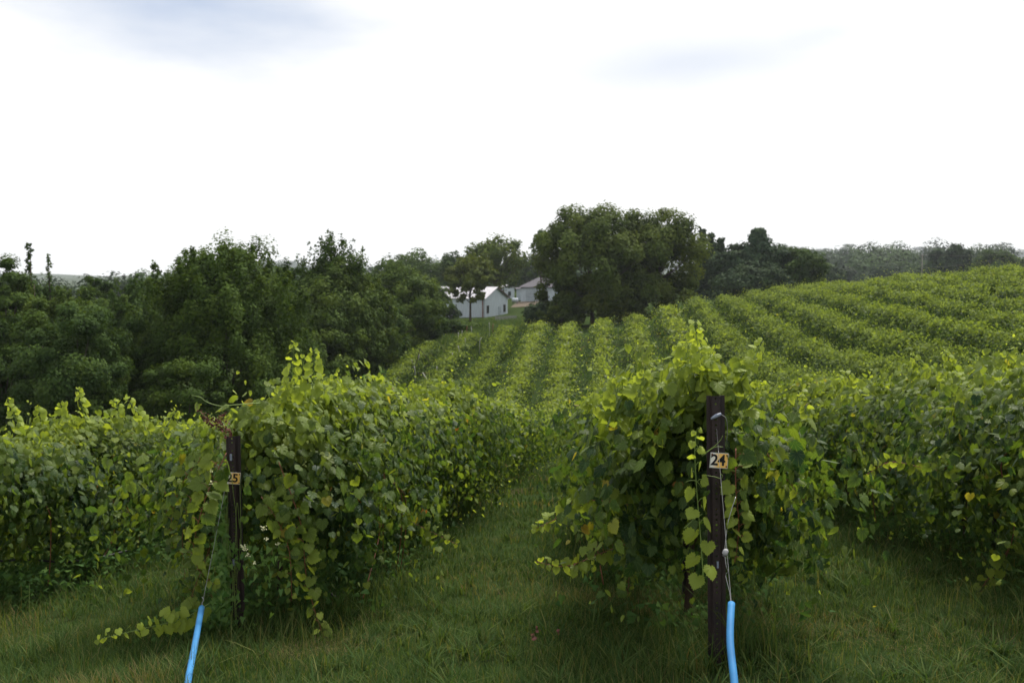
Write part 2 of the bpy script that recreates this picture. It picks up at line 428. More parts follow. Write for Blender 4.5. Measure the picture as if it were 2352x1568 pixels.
def row_foliage(s0, ya, yb, T, size, lai, seed, w0=.74, zt=1.55, zb=.42, capa=True, capb=True, shoots=1.0, hang=1.0, rough=1.0):
    r = np.random.default_rng(seed)
    L = yb - ya; hv = (zt - zb) / 2; zm = (zt + zb) / 2
    per = 2 * math.pi * math.sqrt((w0 ** 2 + hv ** 2) / 2) * .85
    N = int(lai * .5 * per * L / (size ** 2 * .78)); rnd_in = .0
    ph = s0 * 3.7
    y = r.uniform(ya, yb, N)
    if capa: k = int(N * min(.25, .35 / L)); y[:k] = ya + r.uniform(0, 1, k) ** 2 * .5
    phi = r.uniform(-.30 * math.pi, 1.30 * math.pi, N)
    q = np.where(r.random(N) < .4, r.normal(.88, .085, N), r.uniform(.4, .86, N))
    cap = np.ones(N); capn = np.zeros(N)
    if capa:
        u = np.clip((ya + .55 - y) / .55, 0, 1); cap *= np.maximum(1 - u ** 3, .0) ** .5; capn -= u * 1.2
    if capb:
        u = np.clip((y - yb + .55) / .55, 0, 1); cap *= np.sqrt(np.maximum(1 - u ** 2, .0)); capn += u * 1.2
    lump = rough * (.16 * np.sin(y * 3.1 + phi * 2 + ph) * np.sin(y * 1.3 - phi + 2 * ph) * 1.5 + .13 * np.sin(y * 7.3 - phi * 5 + ph * 2) + .09 * np.sin(y * 15.1 + phi * 9 + ph))
    w = w0 * (1 + .13 * rough * wob(y, ph, 0) + .18 * rough * vigour(y, s0, 1) + lump)
    c, s_ = np.cos(phi), np.sin(phi)
    q = q * (.25 + .75 * cap)
    lx = w * np.sign(c) * np.abs(c) ** .75 * q
    up = zm + (hv + .07 * rough * wob(y, ph, 3) + .10 * rough * vigour(y, s0, 2) + hump(y, s0)) * np.sign(s_) * np.abs(s_) ** .8 * q * (1 + lump * .6)
    lx *= np.where(up < .8, .78 + .22 * np.clip(up / .8, 0, 1), 1)
    lx = lx + .13 * rough * vigour(y * 2.1, s0, 7); up = up + (.10 * rough * vigour(y * 2.7, s0, 8)) * np.clip(up - .6, 0, 1)
    x = sx(s0, y) + lx
    z = gz(sx(s0, y) + lx * .6, y) + np.maximum(up, .06)
    pos = np.stack([x, y, z], 1)
    out = np.stack([c / w0, capn, s_ / hv * .8], 1); out = nrm(out)
    nor = out * 1.0 + np.array([0, -.15, .28]) + r.normal(0, .55, (N, 3))
    tip = np.array([0, 0, -.9]) + out * .25 + r.normal(0, .55, (N, 3))
    sz = size * r.uniform(.5, 1.35, N)
    cl = .36 + .2 * np.sin(y * 3.3 + ph * 1.3 + phi) + .16 * np.sin(y * 7.9 + phi * 4 + ph)
    rnd = np.clip(cl + r.normal(0, .2, N), 0, .93); odd = r.random(N) < .012; rnd[odd] = r.uniform(.95, 1, odd.sum())
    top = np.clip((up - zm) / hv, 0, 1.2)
    age_lit = np.clip(.30 * top ** 3 + r.normal(0, .08, N), 0, 1)  # upper leaves paler: young growth, plus sunlit tops put into the colour
    A = [(pos, nor, tip, sz, rnd, age_lit)]
    far = T is T_FAR or T is T_SM
    if shoots > 0:
        M = int(L * 9.0 * shoots); yy = r.uniform(ya + .1, yb - .1, M); off = r.normal(0, .5, M) * w0
        x0 = sx(s0, yy) + np.clip(off, -w0, w0)
        x0 = x0 + .13 * rough * vigour(yy * 2.1, s0, 7)
        z0 = gz(x0, yy) + .08 * rough * vigour(yy * 2.7, s0, 8) + zm + hv * np.sqrt(np.clip(1 - (off / w0) ** 2, .1, 1)) * (.93 + .06 * wob(yy, ph, 3)) + .10 * rough * vigour(yy, s0, 2) + hump(yy, s0)
        ln = (r.gamma(2.2, .12, M) * (1 + .4 * vigour(yy, s0, 4))).clip(.08, .42 if T is T_NEAR else .8)
        if far: ln = ln * (1.7 if rough > 1.8 else 1.35) * np.clip(.75 + vigour(yy * 3.3, s0, 11), .25, 1.7)
        vel = np.stack([np.sign(off) * (.7 if far else .3) * ln + r.normal(0, .4, M) * ln, r.normal(0, .45, M) * ln, ln * (.8 if far else 1)], 1)
        n_ = 7 if T is not T_FAR else 5
        p, nn, tt, ss, aa = shoot_leaves(np.stack([x0, yy, z0], 1), vel, n_, size * (.95 if T is not T_FAR else .85), r, youth=(.2, 1) if not far else (.35, 1.1))
        A.append((p, nn, tt, ss, r.uniform(.3, .9, len(p)), aa))
    if hang > 0:
        M = int(L * 5.0 * hang); yy = r.uniform(ya + .1, yb - .1, M); sd_ = np.where(r.random(M) < .5, -1., 1.)
        x0 = sx(s0, yy) + sd_ * w0 * .85 ; h0 = r.uniform(.5, 1.2, M)
        z0 = gz(x0, yy) + h0
        ln = r.uniform(.2, .6, M)
        vel = np.stack([sd_ * ln * r.uniform(.1, .9, M) * (1.0 if T is not T_FAR else 1.3), r.normal(0, .3, M) * ln, -np.minimum(ln, h0 - .1)], 1)
        p, nn, tt, ss, aa = shoot_leaves(np.stack([x0, yy, z0], 1), vel, 7 if T is not T_FAR else 3, size, r, youth=(.05, .75))
        nn[:, 0] += np.repeat(sd_, len(p) // M) * .6
        A.append((p, nn, tt, ss, r.uniform(.2, .85, len(p)), aa))
    q_ = strands(s0, ya, yb, T, size, lai * .75, seed, w0, zt, zb, capa, capb, rough)
    A.append((np.stack(q_[:3], 1), *q_[3:]))
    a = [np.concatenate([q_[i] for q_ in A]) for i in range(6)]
    # pockets and gaps between the shoots
    X, Y, Z = a[0].T; sc_ = {T_NEAR[0].shape: 1.0, T_MID[0].shape: .8}.get(T[0].shape, .42)
    q1 = np.sin(X * 9 * sc_ + 2 * np.sin(Z * 5 * sc_ + ph)) * np.sin(Y * 8 * sc_ + 1.5 * np.sin(X * 6 * sc_)) + .7 * np.sin(Z * 13 * sc_ + Y * 7 * sc_ + 2 * np.sin(Y * 17 * sc_)) + .4 * np.sin(Y * 23 * sc_ - X * 19 * sc_)
    hg = Z - gz(X, Y); lx_ = X - sx(s0, Y)
    k = ~((q1 < (-.35 if sc_ > .5 else -.15)) & (r.random(len(X)) < (.72 if sc_ > .5 else .86)))
    if abs(s0 - .66) < .1: k &= ~((lx_ > .10) & (Y < 8.5) & (hg > 1.18 + .12 * np.sin(Y * 5 + X * 9)) & (r.random(len(X)) < .93))
    if abs(s0 + 2.49) < .1: k &= ~((lx_ < -.12) & (Y < 9.5) & (hg > 1.30 + .12 * np.sin(Y * 5 + X * 9)) & (r.random(len(X)) < .93))
    a = [v[k] for v in a]
    for Pp in ((-1.92, 6.86), (1.10, 5.32)):     # nothing grows through the end posts
        k = ~((np.abs(a[0][:, 0] - Pp[0] - .02) < .10) & (a[0][:, 1] < Pp[1] + .06) & (a[0][:, 1] > Pp[1] - .6))
        a = [v[k] for v in a]
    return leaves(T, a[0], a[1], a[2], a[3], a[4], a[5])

def strands(s0, ya, yb, T, size, lai, seed, w0, zt, zb, capa, capb, rough):
    r = np.random.default_rng(seed + 5)
    K = 15 if T is T_NEAR or T is T_MID else (10 if T is T_SM else 7)
    L = yb - ya; per = 4.0 * (w0 + .8) / 1.6
    M = int(lai * per * L / (size ** 2 * .78) / K); ph = s0 * 3.7
    y = r.uniform(ya, yb, M); sd_ = np.where(r.random(M) < .5, -1., 1.)
    al = r.normal(0, .45, M)
    if capa:
        k = int(min(.3, .7 / L) * M); y[:k] = ya + r.uniform(.0, .25, k); al[:k] = r.uniform(-1.5, .2, k)
    if capb: k2 = int(min(.1, .4 / L) * M); y[-k2 or M:] = yb - .2; al[-k2 or M:] = r.uniform(-.2, 1.5, len(al[-k2 or M:]))
    dx, dy = sd_ * np.cos(al), np.sin(al)
    fine = .10 * rough * vigour(y * 2.7, s0, 8) + .06 * rough * vigour(y * 6.1, s0, 9); shx = .13 * rough * vigour(y * 2.1, s0, 7)
    vig = 1 + .15 * rough * wob(y, ph + sd_, 0) + .24 * rough * vigour(y, s0, 1) + .12 * rough * np.sin(y * 13 + sd_ * 2)
    h0 = zt * r.uniform(.86, .99, M) + .07 * rough * wob(y, ph, 3) + .15 * rough * vigour(y, s0, 2) + hump(y, s0) + fine
    o = w0 * r.uniform(.25, 1.22, M) * np.clip(vig, .5, 1.6); o = np.where(np.abs(dy) > .8, o * .55, o)
    he = np.clip(zb + r.gamma(1.6, .26, M) - .18 * rough * (vig - 1), .06, 1.3)
    t = np.linspace(.06, 1, K)[None] + r.normal(0, .03, (M, K)); t = np.clip(t, 0, 1.05)
    lat = o[:, None] * np.sin(np.minimum(t * 1.35, 1) * math.pi / 2)
    h = h0[:, None] + (r.uniform(.05, .30, M)[:, None]) * np.sin(np.clip(t * 2.2, 0, 1) * math.pi) - (h0 - he)[:, None] * t ** 1.7
    x0 = (sx(s0, y) + shx)[:, None] + r.normal(0, .12, (M, 1)); 
    px = x0 + dx[:, None] * lat; py = y[:, None] + dy[:, None] * lat
    side = np.where(np.arange(K) % 2 == 0, 1., -1.)[None] * size * .5
    px = px - dy[:, None] * side + r.normal(0, size * .25, (M, K)); py = py + dx[:, None] * side + r.normal(0, size * .25, (M, K))
    pz = gz(px, py) + np.maximum(h, .05)
    out = np.stack([np.broadcast_to(dx[:, None], (M, K)), np.broadcast_to(dy[:, None], (M, K)), np.clip(1.0 - 1.1 * t, 0, 1) * .9], 2)
    nor = out * .95 + r.normal(0, .50, (M, K, 3)); tip = np.array([0, 0, -1.]) + r.normal(0, .42, (M, K, 3)) + .25 * out
    rb = r.uniform(.0, .80, (M, 1)); rnd = np.clip(rb + r.normal(0, .13, (M, K)), 0, .93); rnd = np.where(r.random((M, K)) < .01, r.uniform(.95, 1, (M, K)), rnd)
    age_lit = np.clip(.62 * (1 - t) ** 3 + (.40 * t ** 6) * (r.random((M, 1)) < .35) + r.normal(0, .08, (M, K)), 0, 1)  # strand tops tinted as if sunlit; young colour at some hanging tips
    sz = size * (1.08 - .45 * t ** 4) * r.uniform(.65, 1.2, (M, K))
    return px.ravel(), py.ravel(), pz.ravel(), nor.reshape(-1, 3), tip.reshape(-1, 3), sz.ravel(), rnd.ravel(), age_lit.ravel()

GRP_ROW = 'rows of grapevines running over the hill'
rows = {}
def vine_row(label, s0, segs, seed, foliage_mat, trunks=(), canes=0, w0=1.04, zt=1.76, zb=.25, rough=1.4):
    ya = segs[0][0]
    root = empty('grapevine_row', (sx(s0, ya), ya, g1(sx(s0, ya), ya)), label, 'grapevines', GRP_ROW)
    parts = []
    for i, (a, b_, T, size, lai) in enumerate(segs):
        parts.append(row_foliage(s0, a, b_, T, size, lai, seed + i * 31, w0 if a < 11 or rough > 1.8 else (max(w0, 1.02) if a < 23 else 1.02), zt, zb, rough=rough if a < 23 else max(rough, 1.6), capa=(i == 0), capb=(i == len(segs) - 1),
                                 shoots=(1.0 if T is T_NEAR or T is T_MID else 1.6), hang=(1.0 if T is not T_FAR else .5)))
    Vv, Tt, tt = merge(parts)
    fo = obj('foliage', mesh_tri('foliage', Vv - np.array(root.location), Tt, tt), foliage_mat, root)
    rr = random.Random(seed)
    for y in trunks:
        m = MB(); x = sx(s0, y); z = g1(x, y); L0 = root.location
        pts = smooth_path([Vector((x + rr.uniform(-.05, .05), y, z - .05)), Vector((x + rr.uniform(-.06, .06), y + rr.uniform(-.05, .05), z + .35)),
                           Vector((x + rr.uniform(-.08, .08), y + rr.uniform(-.08, .08), z + .8)), Vector((x, y, z + 1.2)), Vector((x, y + .4, z + 1.3)), Vector((x, y + 1.0, z + 1.32))], 4)
        m.tube([p - L0 for p in pts], [.032 - .0009 * i for i in range(len(pts))], 7)
        m.build('trunk', M_VTRUNK, root, True)
    if canes:
        L0 = root.location
        for i in range(canes):
            m = MB()
            y = rr.uniform(ya + .1, ya + 9); sd_ = rr.choice((-1, 1)); x = sx(s0, y); z = g1(x, y)
            h = rr.uniform(1.0, 1.45)
            P = [Vector((x + sd_ * .3, y, z + h)), Vector((x + sd_ * w0 * .92, y + rr.uniform(-.2, .2), z + h * .86)),
                 Vector((x + sd_ * w0 * .96, y + rr.uniform(-.3, .3), z + h * .5)), Vector((x + sd_ * w0 * .9, y + rr.uniform(-.4, .4), z + rr.uniform(.15, .4)))]
            m.tube([p - L0 for p in smooth_path(P, 5)], .004, 5)
            m.build('cane', M_CANE, root, True)
    rows[label] = root
    return root

SZ = lambda d: min(.20, max(.088, .0029 * d))
def seg_far(a, b_, lai=2.6):
    out = []; y = a
    for e in (34, 50, 70, 95, 130):
        if e > y and y < b_:
            e2 = min(e, b_)
            d = (y + e2) / 2
            T = T_SM if d < 30 else T_FAR
            out.append((y, e2, T, SZ(d) * (1 if T is T_SM else 1.06), lai)); y = e2
    return out
D24, D25 = 5.32, 6.86
P24 = at(1648, 1540, D24); P25 = at(548, 1492, D25)
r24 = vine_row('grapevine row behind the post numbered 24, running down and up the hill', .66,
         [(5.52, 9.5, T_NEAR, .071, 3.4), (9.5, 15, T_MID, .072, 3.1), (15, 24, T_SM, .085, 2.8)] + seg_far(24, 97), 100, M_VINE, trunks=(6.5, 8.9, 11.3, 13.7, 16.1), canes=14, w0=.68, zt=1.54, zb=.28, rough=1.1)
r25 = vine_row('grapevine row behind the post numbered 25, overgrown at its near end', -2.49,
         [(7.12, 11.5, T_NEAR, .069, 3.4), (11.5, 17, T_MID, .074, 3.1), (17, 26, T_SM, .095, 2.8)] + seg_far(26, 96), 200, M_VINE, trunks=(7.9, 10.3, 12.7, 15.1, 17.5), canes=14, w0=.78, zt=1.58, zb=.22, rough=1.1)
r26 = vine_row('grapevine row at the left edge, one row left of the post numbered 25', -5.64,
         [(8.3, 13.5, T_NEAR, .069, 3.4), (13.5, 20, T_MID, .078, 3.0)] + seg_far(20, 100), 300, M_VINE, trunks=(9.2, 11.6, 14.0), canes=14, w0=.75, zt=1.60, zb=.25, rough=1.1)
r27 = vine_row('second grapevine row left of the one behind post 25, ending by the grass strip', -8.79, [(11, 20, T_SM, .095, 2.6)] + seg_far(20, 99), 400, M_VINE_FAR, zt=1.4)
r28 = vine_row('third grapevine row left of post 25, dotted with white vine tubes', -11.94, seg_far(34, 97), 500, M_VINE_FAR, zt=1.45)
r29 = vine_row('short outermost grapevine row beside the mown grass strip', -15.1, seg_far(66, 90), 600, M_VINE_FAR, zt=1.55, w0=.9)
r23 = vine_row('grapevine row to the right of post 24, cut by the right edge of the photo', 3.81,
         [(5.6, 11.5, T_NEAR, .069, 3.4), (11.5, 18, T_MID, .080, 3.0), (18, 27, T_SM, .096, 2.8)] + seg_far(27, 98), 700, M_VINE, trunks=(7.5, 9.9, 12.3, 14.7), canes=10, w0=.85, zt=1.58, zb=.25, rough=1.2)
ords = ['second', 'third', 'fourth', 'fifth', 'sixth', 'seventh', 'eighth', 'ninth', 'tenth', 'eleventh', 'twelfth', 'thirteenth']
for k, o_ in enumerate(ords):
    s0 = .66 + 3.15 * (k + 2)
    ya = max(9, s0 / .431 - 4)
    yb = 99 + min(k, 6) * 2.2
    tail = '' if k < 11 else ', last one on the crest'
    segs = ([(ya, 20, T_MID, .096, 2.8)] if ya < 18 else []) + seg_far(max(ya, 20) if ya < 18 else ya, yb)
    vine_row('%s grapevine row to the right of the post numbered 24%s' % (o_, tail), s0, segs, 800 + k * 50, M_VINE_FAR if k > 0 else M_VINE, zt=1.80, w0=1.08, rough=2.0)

# individually shaped shoots of the near rows
def shoot(parent, pts, size, n, seed, youth=(.3, 1), stem_mat=None, rad=.0035, name='shoot', lm=None, start=.1, face=(0, -.8, .35)):
    r = random.Random(seed); L0 = Vector(parent.location) if parent else Vector(pts[0])
    path = smooth_path(pts, 8)
    m = MB(); m.tube([p - L0 for p in path], [rad * (1 - .6 * i / len(path)) for i in range(len(path))], 5)
    P, N_, T_, S_, A_ = [], [], [], [], []
    ln = len(path) - 1
    n = int(n * 2.3); size *= 1.02
    for i in range(n):
        t_ = start + (1 - start) * i / max(1, n - 1); j = min(ln - 1, int(t_ * ln)); p = path[j].lerp(path[j + 1], t_ * ln - j)
        d = (path[j + 1] - path[j]).normalized(); side = 1 if i % 2 else -1
        lat = d.cross(Vector((0, -1, 0))).normalized() * side
        s_ = size * (1 - .66 * t_ ** 1.5) * r.uniform(.85, 1.12)
        pet = p + lat * s_ * .42 + Vector((0, -.02, .01)) + Vector((0, 0, s_ * .2))
        m.tube([p - L0, (p + pet) / 2 - L0 + Vector((0, 0, .01)), pet - L0], rad * .5, 4, False)
        P.append(pet); S_.append(s_)
        T_.append(lat * .55 + Vector((0, 0, -.9)) + Vector([r.gauss(0, .42) for _ in range(3)]))
        N_.append(Vector(face) + lat * .3 + Vector([r.gauss(0, .6) for _ in range(3)]))
        A_.append(max(0, min(1, youth[0] + (youth[1] - youth[0]) * t_ + r.gauss(0, .13))))
    so_ = m.build(name, stem_mat or M_STEM, parent, True)
    if parent is None: so_.location = L0
    P = np.array([tuple(p - L0) for p in P]); 
    Vv, Tt, tt = leaves(T_NEAR, P, np.array([tuple(q) for q in N_]), np.array([tuple(q) for q in T_]), np.array(S_), np.array([r.uniform(.45, .85) for _ in P]), np.array(A_))
    obj('leaves', mesh_tri('leaves', Vv, Tt, tt), lm or M_VINE, so_)
    return so_
def A(d, *vv): return [at(x, y, d + (dd if dd else 0)) for x, y, dd in vv]
# above and beside post 24
shoot(r24, A(5.45, (1655, 960, 0), (1628, 890, 0), (1608, 820, 0), (1594, 742, 0)), .085, 13, 1, (.5, 1))
shoot(r24, A(5.5, (1625, 960, 0), (1600, 880, 0), (1578, 800, .05)), .085, 9, 2, (.4, .9))
shoot(r24, A(5.5, (1640, 960, 0), (1632, 880, 0), (1632, 800, .05)), .085, 9, 21, (.4, .9))
shoot(r24, A(5.5, (1640, 950, 0), (1680, 885, 0), (1722, 840, .0), (1748, 785, .1)), .085, 11, 3, (.2, .8))
shoot(r24, A(5.5, (1600, 930, .3), (1570, 860, .3), (1553, 795, .3)), .075, 7, 31, (.3, .9))
shoot(r24, A(5.12, (1616, 1330, 0), (1608, 1220, 0), (1600, 1120, -.02), (1596, 1040, -.02), (1600, 990, 0)), .088, 8, 4, (.55, 1), start=.0)
shoot(r24, A(5.25, (1690, 1030, .1), (1690, 1120, 0), (1697, 1210, 0), (1688, 1290, 0)), .095, 9, 5, (.1, .5), stem_mat=M_CANE)
shoot(r24, A(5.6, (1520, 1000, .2), (1420, 960, .2), (1360, 930, .3), (1345, 925, .3)), .09, 9, 6, (.3, .9))
shoot(r24, A(6.0, (1450, 1160, .0), (1350, 1150, .1), (1270, 1195, .1), (1225, 1215, 0)), .09, 10, 7, (.25, .75), stem_mat=M_CANE)
shoot(r24, A(6.0, (1460, 1240, .0), (1380, 1270, .1), (1300, 1300, .1), (1235, 1290, 0)), .09, 10, 8, (.2, .7), stem_mat=M_CANE)
shoot(r24, A(5.8, (1760, 1040, .0), (1830, 1130, .1), (1880, 1200, .1)), .09, 8, 9, (.1, .4), stem_mat=M_CANE)
shoot(r24, A(6.0, (1460, 1180, .0), (1450, 1280, .1), (1440, 1370, .1)), .09, 8, 91, (.1, .4), stem_mat=M_CANE)
for q, pts_ in enumerate(([(1590, 930), (1575, 860), (1580, 800), (1600, 760)], [(1610, 940), (1622, 870), (1615, 800)], [(1660, 950), (1650, 900), (1640, 850), (1636, 815)], [(1560, 950), (1550, 890), (1556, 840)],
                       [(1480, 960), (1470, 900), (1480, 855)], [(1420, 980), (1415, 910), (1425, 870)], [(1700, 980), (1720, 920), (1745, 880)])):
    shoot(r24, A(5.5 + .1 * (q % 4), *[(u_, v_, 0) for u_, v_ in pts_]), .088, 7, 300 + q, (.25, .85))
# over post 25
for q, pts_ in enumerate(([(640, 1000), (655, 930), (690, 860), (700, 820)], [(600, 1010), (625, 950), (640, 900)], [(740, 960), (745, 910), (742, 860)], [(820, 960), (810, 910), (790, 875)], [(560, 1010), (570, 960), (600, 930)], [(850, 980), (850, 930), (835, 895)])):
    shoot(r25, A(7.5 + .15 * q, *[(u_, v_, 0) for u_, v_ in pts_]), .092, 6, 330 + q, (.25, .85))
shoot(r25, A(7.6, (650, 1000, 0), (668, 920, 0), (672, 850, 0), (676, 788, 0)), .10, 11, 10, (.4, 1))
shoot(r25, A(7.6, (690, 980, 0), (716, 900, 0), (722, 840, 0), (722, 806, 0)), .095, 9, 11, (.35, .9))
shoot(r25, A(7.5, (620, 1000, 0), (645, 930, 0), (660, 880, 0)), .10, 7, 12, (.2, .6))
shoot(r25, A(8.6, (800, 960, 0), (775, 905, 0), (768, 862, 0)), .09, 8, 13, (.6, 1))
shoot(r25, A(9.5, (925, 985, 0), (915, 935, 0), (908, 903, 0)), .08, 6, 14, (.6, 1))
shoot(r25, A(6.6, (520, 1040, 0), (470, 1150, -.1), (445, 1280, -.1), (500, 1350, -.05)), .11, 13, 15, (.1, .4), stem_mat=M_CANE)
for q, pts_ in enumerate(([(500, 1060), (450, 1120), (420, 1220), (425, 1330)], [(480, 1040), (430, 1090), (395, 1180), (400, 1260)], [(500, 1200), (470, 1290), (440, 1370), (430, 1440)], [(520, 1120), (490, 1200), (480, 1320), (500, 1420)])):
    shoot(r25, A(6.95 + .1 * q, *[(u_, v_, 0) for u_, v_ in pts_]), .098, 9, 360 + q, (.0, .35), stem_mat=M_CANE)
shoot(r25, A(6.5, (480, 1385, .0), (420, 1420, -.1), (340, 1440, -.2), (225, 1468, -.3)), .095, 13, 16, (.35, .8), stem_mat=M_STEM)
shoot(r25, A(6.8, (640, 1060, -.1), (690, 1200, -.1), (705, 1330, -.1), (740, 1450, -.1), (780, 1500, -.1)), .105, 16, 17, (.1, .5), stem_mat=M_CANE)
shoot(r25, A(6.7, (600, 1140, -.1), (640, 1200, -.1), (665, 1270, -.1), (670, 1380, -.1)), .105, 9, 18, (.0, .3), stem_mat=M_CANE)
shoot(r25, A(9.0, (860, 1150, .0), (950, 1200, 0), (1010, 1230, 0), (1050, 1250, 0)), .10, 9, 19, (.1, .5), stem_mat=M_CANE)
# left edge row tips
for i, (a, b_, c_, yv) in enumerate([((60, 1010), (35, 960), (20, 917), .7), ((205, 1000), (190, 940), (181, 892), .9), ((255, 1000), (275, 950), (262, 920), .7),
                                 ((340, 1000), (320, 950), (288, 912), .8), ((370, 1000), (395, 965), (407, 945), .9), ((90, 1000), (95, 960), (85, 935), .7), ((150, 990), (140, 950), (150, 925), .7)]):
    shoot(r26, A(10.4 + .1 * i, (*a, 0), (*b_, 0), (*c_, 0)), .10, 8, 40 + i, (.5, 1))
# right row
for i, (a, b_, c_) in enumerate([((1990, 930), (1960, 880), (1925, 858)), ((2120, 880), (2110, 840), (2090, 820)), ((2190, 860), (2180, 830), (2165, 808)), ((2290, 860), (2310, 820), (2330, 800)),
                                 ((1860, 980), (1850, 940), (1835, 905))]):
    shoot(r23, A(10.5 + .4 * i, (*a, 0), (*b_, 0), (*c_, 0)), .10, 7, 60 + i, (.4, .9))
shoot(r23, A(7.8, (2200, 1060, 0), (2150, 1080, 0), (2050, 1060, 0), (1990, 1090, 0)), .10, 10, 70, (.1, .6), stem_mat=M_CANE)
shoot(r23, A(7.3, (2330, 1240, 0), (2290, 1300, 0), (2250, 1360, 0), (2255, 1400, 0)), .10, 9, 71, (.2, .6), stem_mat=M_CANE)

# ------------------------------------------------------------------ trees
def crown_pts(kind, Rr, H, bf, ls, seed, dens=1.0, squash=1.0):
    r = np.random.default_rng(seed)
    zb = bf * H; hc = H - zb
    pos, nor, paleL, rndL = [], [], [], []
    puff = kind == 'puffy'
    def emit(c, cr, outd, n, anis=(1, 1, .8)):
        d = r.normal(0, 1, (len(c), n, 3)); d /= np.linalg.norm(d, axis=2, keepdims=True)
        rad = r.uniform(.5, 1.1, (len(c), n, 1)) if puff else r.uniform(.08, 1, (len(c), n, 1)) ** .5 * 1.12
        p = c[:, None] + d * rad * cr[:, None, None] * np.array(anis)
        nn = d * .8 + outd[:, None] * .5 + np.array([0, 0, .45]) + r.normal(0, .45, d.shape)
        cb = r.uniform(.0, 1, (len(c), 1))
        pos.append(p.reshape(-1, 3)); nor.append(nn.reshape(-1, 3))
        rndL.append(np.clip(cb + r.normal(0, .15, (len(c), n)), 0, 1).ravel())
        paleL.append(np.clip(d[..., 2] * .38 + r.normal(0, .1, (len(c), n)), 0, 1).ravel())  # leaf colour gets paler towards the top of each clump
    A_srf = 2 * math.pi * Rr * hc * .9
    Nl = int(dens * 2.9 * A_srf / (ls * ls * .5))
    if kind in ('round', 'puffy', 'upright', 'ragged', 'airy'):
        crf = {'round': .19, 'puffy': .19, 'upright': .105, 'ragged': .14, 'airy': .12}[kind]
        nc = {'round': 110, 'puffy': 105, 'upright': 420, 'ragged': 90, 'airy': 85}[kind]
        d = r.normal(0, 1, (nc, 3)); d = nrm(d)
        d[:, 2] = np.abs(d[:, 2]) * np.where(r.random(nc) < .38, -1, 1)
        ph = r.uniform(0, 6, 4)
        bump = 1 + .12 * np.sin(3 * np.arctan2(d[:, 1], d[:, 0]) + ph[0]) + .10 * np.sin(5 * d[:, 2] + ph[1]) + .07 * np.sin(7 * d[:, 0] + ph[2])
        rho = np.where(r.random(nc) < .75, r.uniform(.74, 1.04, nc), r.uniform(.35, .8, nc)) * bump
        sh = np.ones(nc)
        if kind == 'upright': sh = 1 - .38 * np.clip(d[:, 2], 0, 1)
        c = np.stack([d[:, 0] * Rr * rho * sh, d[:, 1] * Rr * rho * sh, zb + hc * (.46 + .46 * d[:, 2] * rho)], 1) * np.array([.88, .88, 1])
        c[:, 2] = np.maximum(c[:, 2], zb + .2)
        cr = Rr * crf * r.uniform(.7, 1.35, nc)
        cr = np.minimum(cr, hc * .2)
        an = {'upright': (.8, .8, 1.5), 'ragged': (1.3, 1.3, .7)}.get(kind, (1, 1, .85))
        emit(c, cr, d, max(4, Nl // nc), an)
        if kind in ('upright', 'ragged', 'airy'):   # thin leaders sticking out of the crown
            ns = 46 if kind == 'upright' else 34
            a = r.uniform(0, 2 * math.pi, ns); q = r.uniform(0, .85, ns) ** .7
            zt_ = zb + hc * (.46 + .44 * np.sqrt(1 - q ** 2))
            b0 = np.stack([np.cos(a) * q * Rr * .85, np.sin(a) * q * Rr * .85, zt_ - .4], 1)
            ln = r.uniform(.04, .13, ns) * H
            for j in range(5):
                tt_ = j / 4
                cc = b0 + np.stack([np.cos(a) * q * .4, np.sin(a) * q * .4, np.ones(ns)], 1) * (ln * tt_)[:, None]
                emit(cc, (ls * 1.4 + .16 * Rr * .35) * (1.1 - .8 * tt_) * np.ones(ns), d[:ns] if ns <= nc else nrm(r.normal(0, 1, (ns, 3))), max(4, int(Nl * .0005)), (1, 1, 1.5))
        br = c
    elif kind == 'conifer':
        nl = max(8, int(hc / .55)); cs, ds = [], []
        for i in range(nl):
            f = i / (nl - 1); rr_ = Rr * (1 - f) ** .85 + .05
            nb = max(4, int(10 * (1 - f) + 4))
            for j in range(nb):
                a = r.uniform(0, 2 * math.pi); L_ = rr_ * r.uniform(.75, 1.1)
                for u in np.linspace(.25, 1, 4):
                    cs.append((math.cos(a) * L_ * u, math.sin(a) * L_ * u, zb + hc * f * .97 - .18 * u * L_ + r.uniform(-.1, .1))); ds.append((math.cos(a), math.sin(a), .1))
        c = np.array(cs); d = np.array(ds)
        emit(c, np.clip(.13 * Rr + .20 * Rr * (1 - (c[:, 2] - zb) / hc), .16, 1), d, max(5, int(Nl / len(c))), (1.1, 1.1, .5)); br = c[::9]
    elif kind == 'pine':
        cs, ds = [], []
        for i in range(95):
            f = r.uniform(0, 1) ** .8; rr_ = Rr * ((1 - f) ** .65 + .10) * r.uniform(.5, 1.1); a = r.uniform(0, 2 * math.pi)
            for u in np.linspace(.4, 1, 4):
                cs.append((math.cos(a) * rr_ * u, math.sin(a) * rr_ * u, zb + hc * (.05 + .9 * f) + .25 * rr_ * u * u)); ds.append((math.cos(a), math.sin(a), .5))
        c = np.array(cs); d = nrm(np.array(ds)); emit(c, np.full(len(c), Rr * .12), d, max(5, int(Nl / len(c))), (1.1, 1.1, .7)); br = c[::9]
    elif kind == 'spire':
        nc = 90; f = np.linspace(0, 1, nc); c = np.stack([r.normal(0, .3, nc) * Rr, r.normal(0, .3, nc) * Rr, zb + hc * f * .96], 1)
        cr = Rr * (.45 * (1 - f) ** .5 + .12) * r.uniform(.4, 1.2, nc); emit(c, cr, nrm(r.normal(0, 1, (nc, 3))), max(6, int(Nl / nc)), (1, 1, 1.3)); br = c[::8]
    P = np.concatenate(pos); Nn = np.concatenate(nor)
    P[:, 2] *= H / np.quantile(P[:, 2], .9975)
    P[:, :2] *= Rr / np.quantile(np.hypot(P[:, 0], P[:, 1]), .96)
    P[:, 2] = np.maximum(P[:, 2], .05)
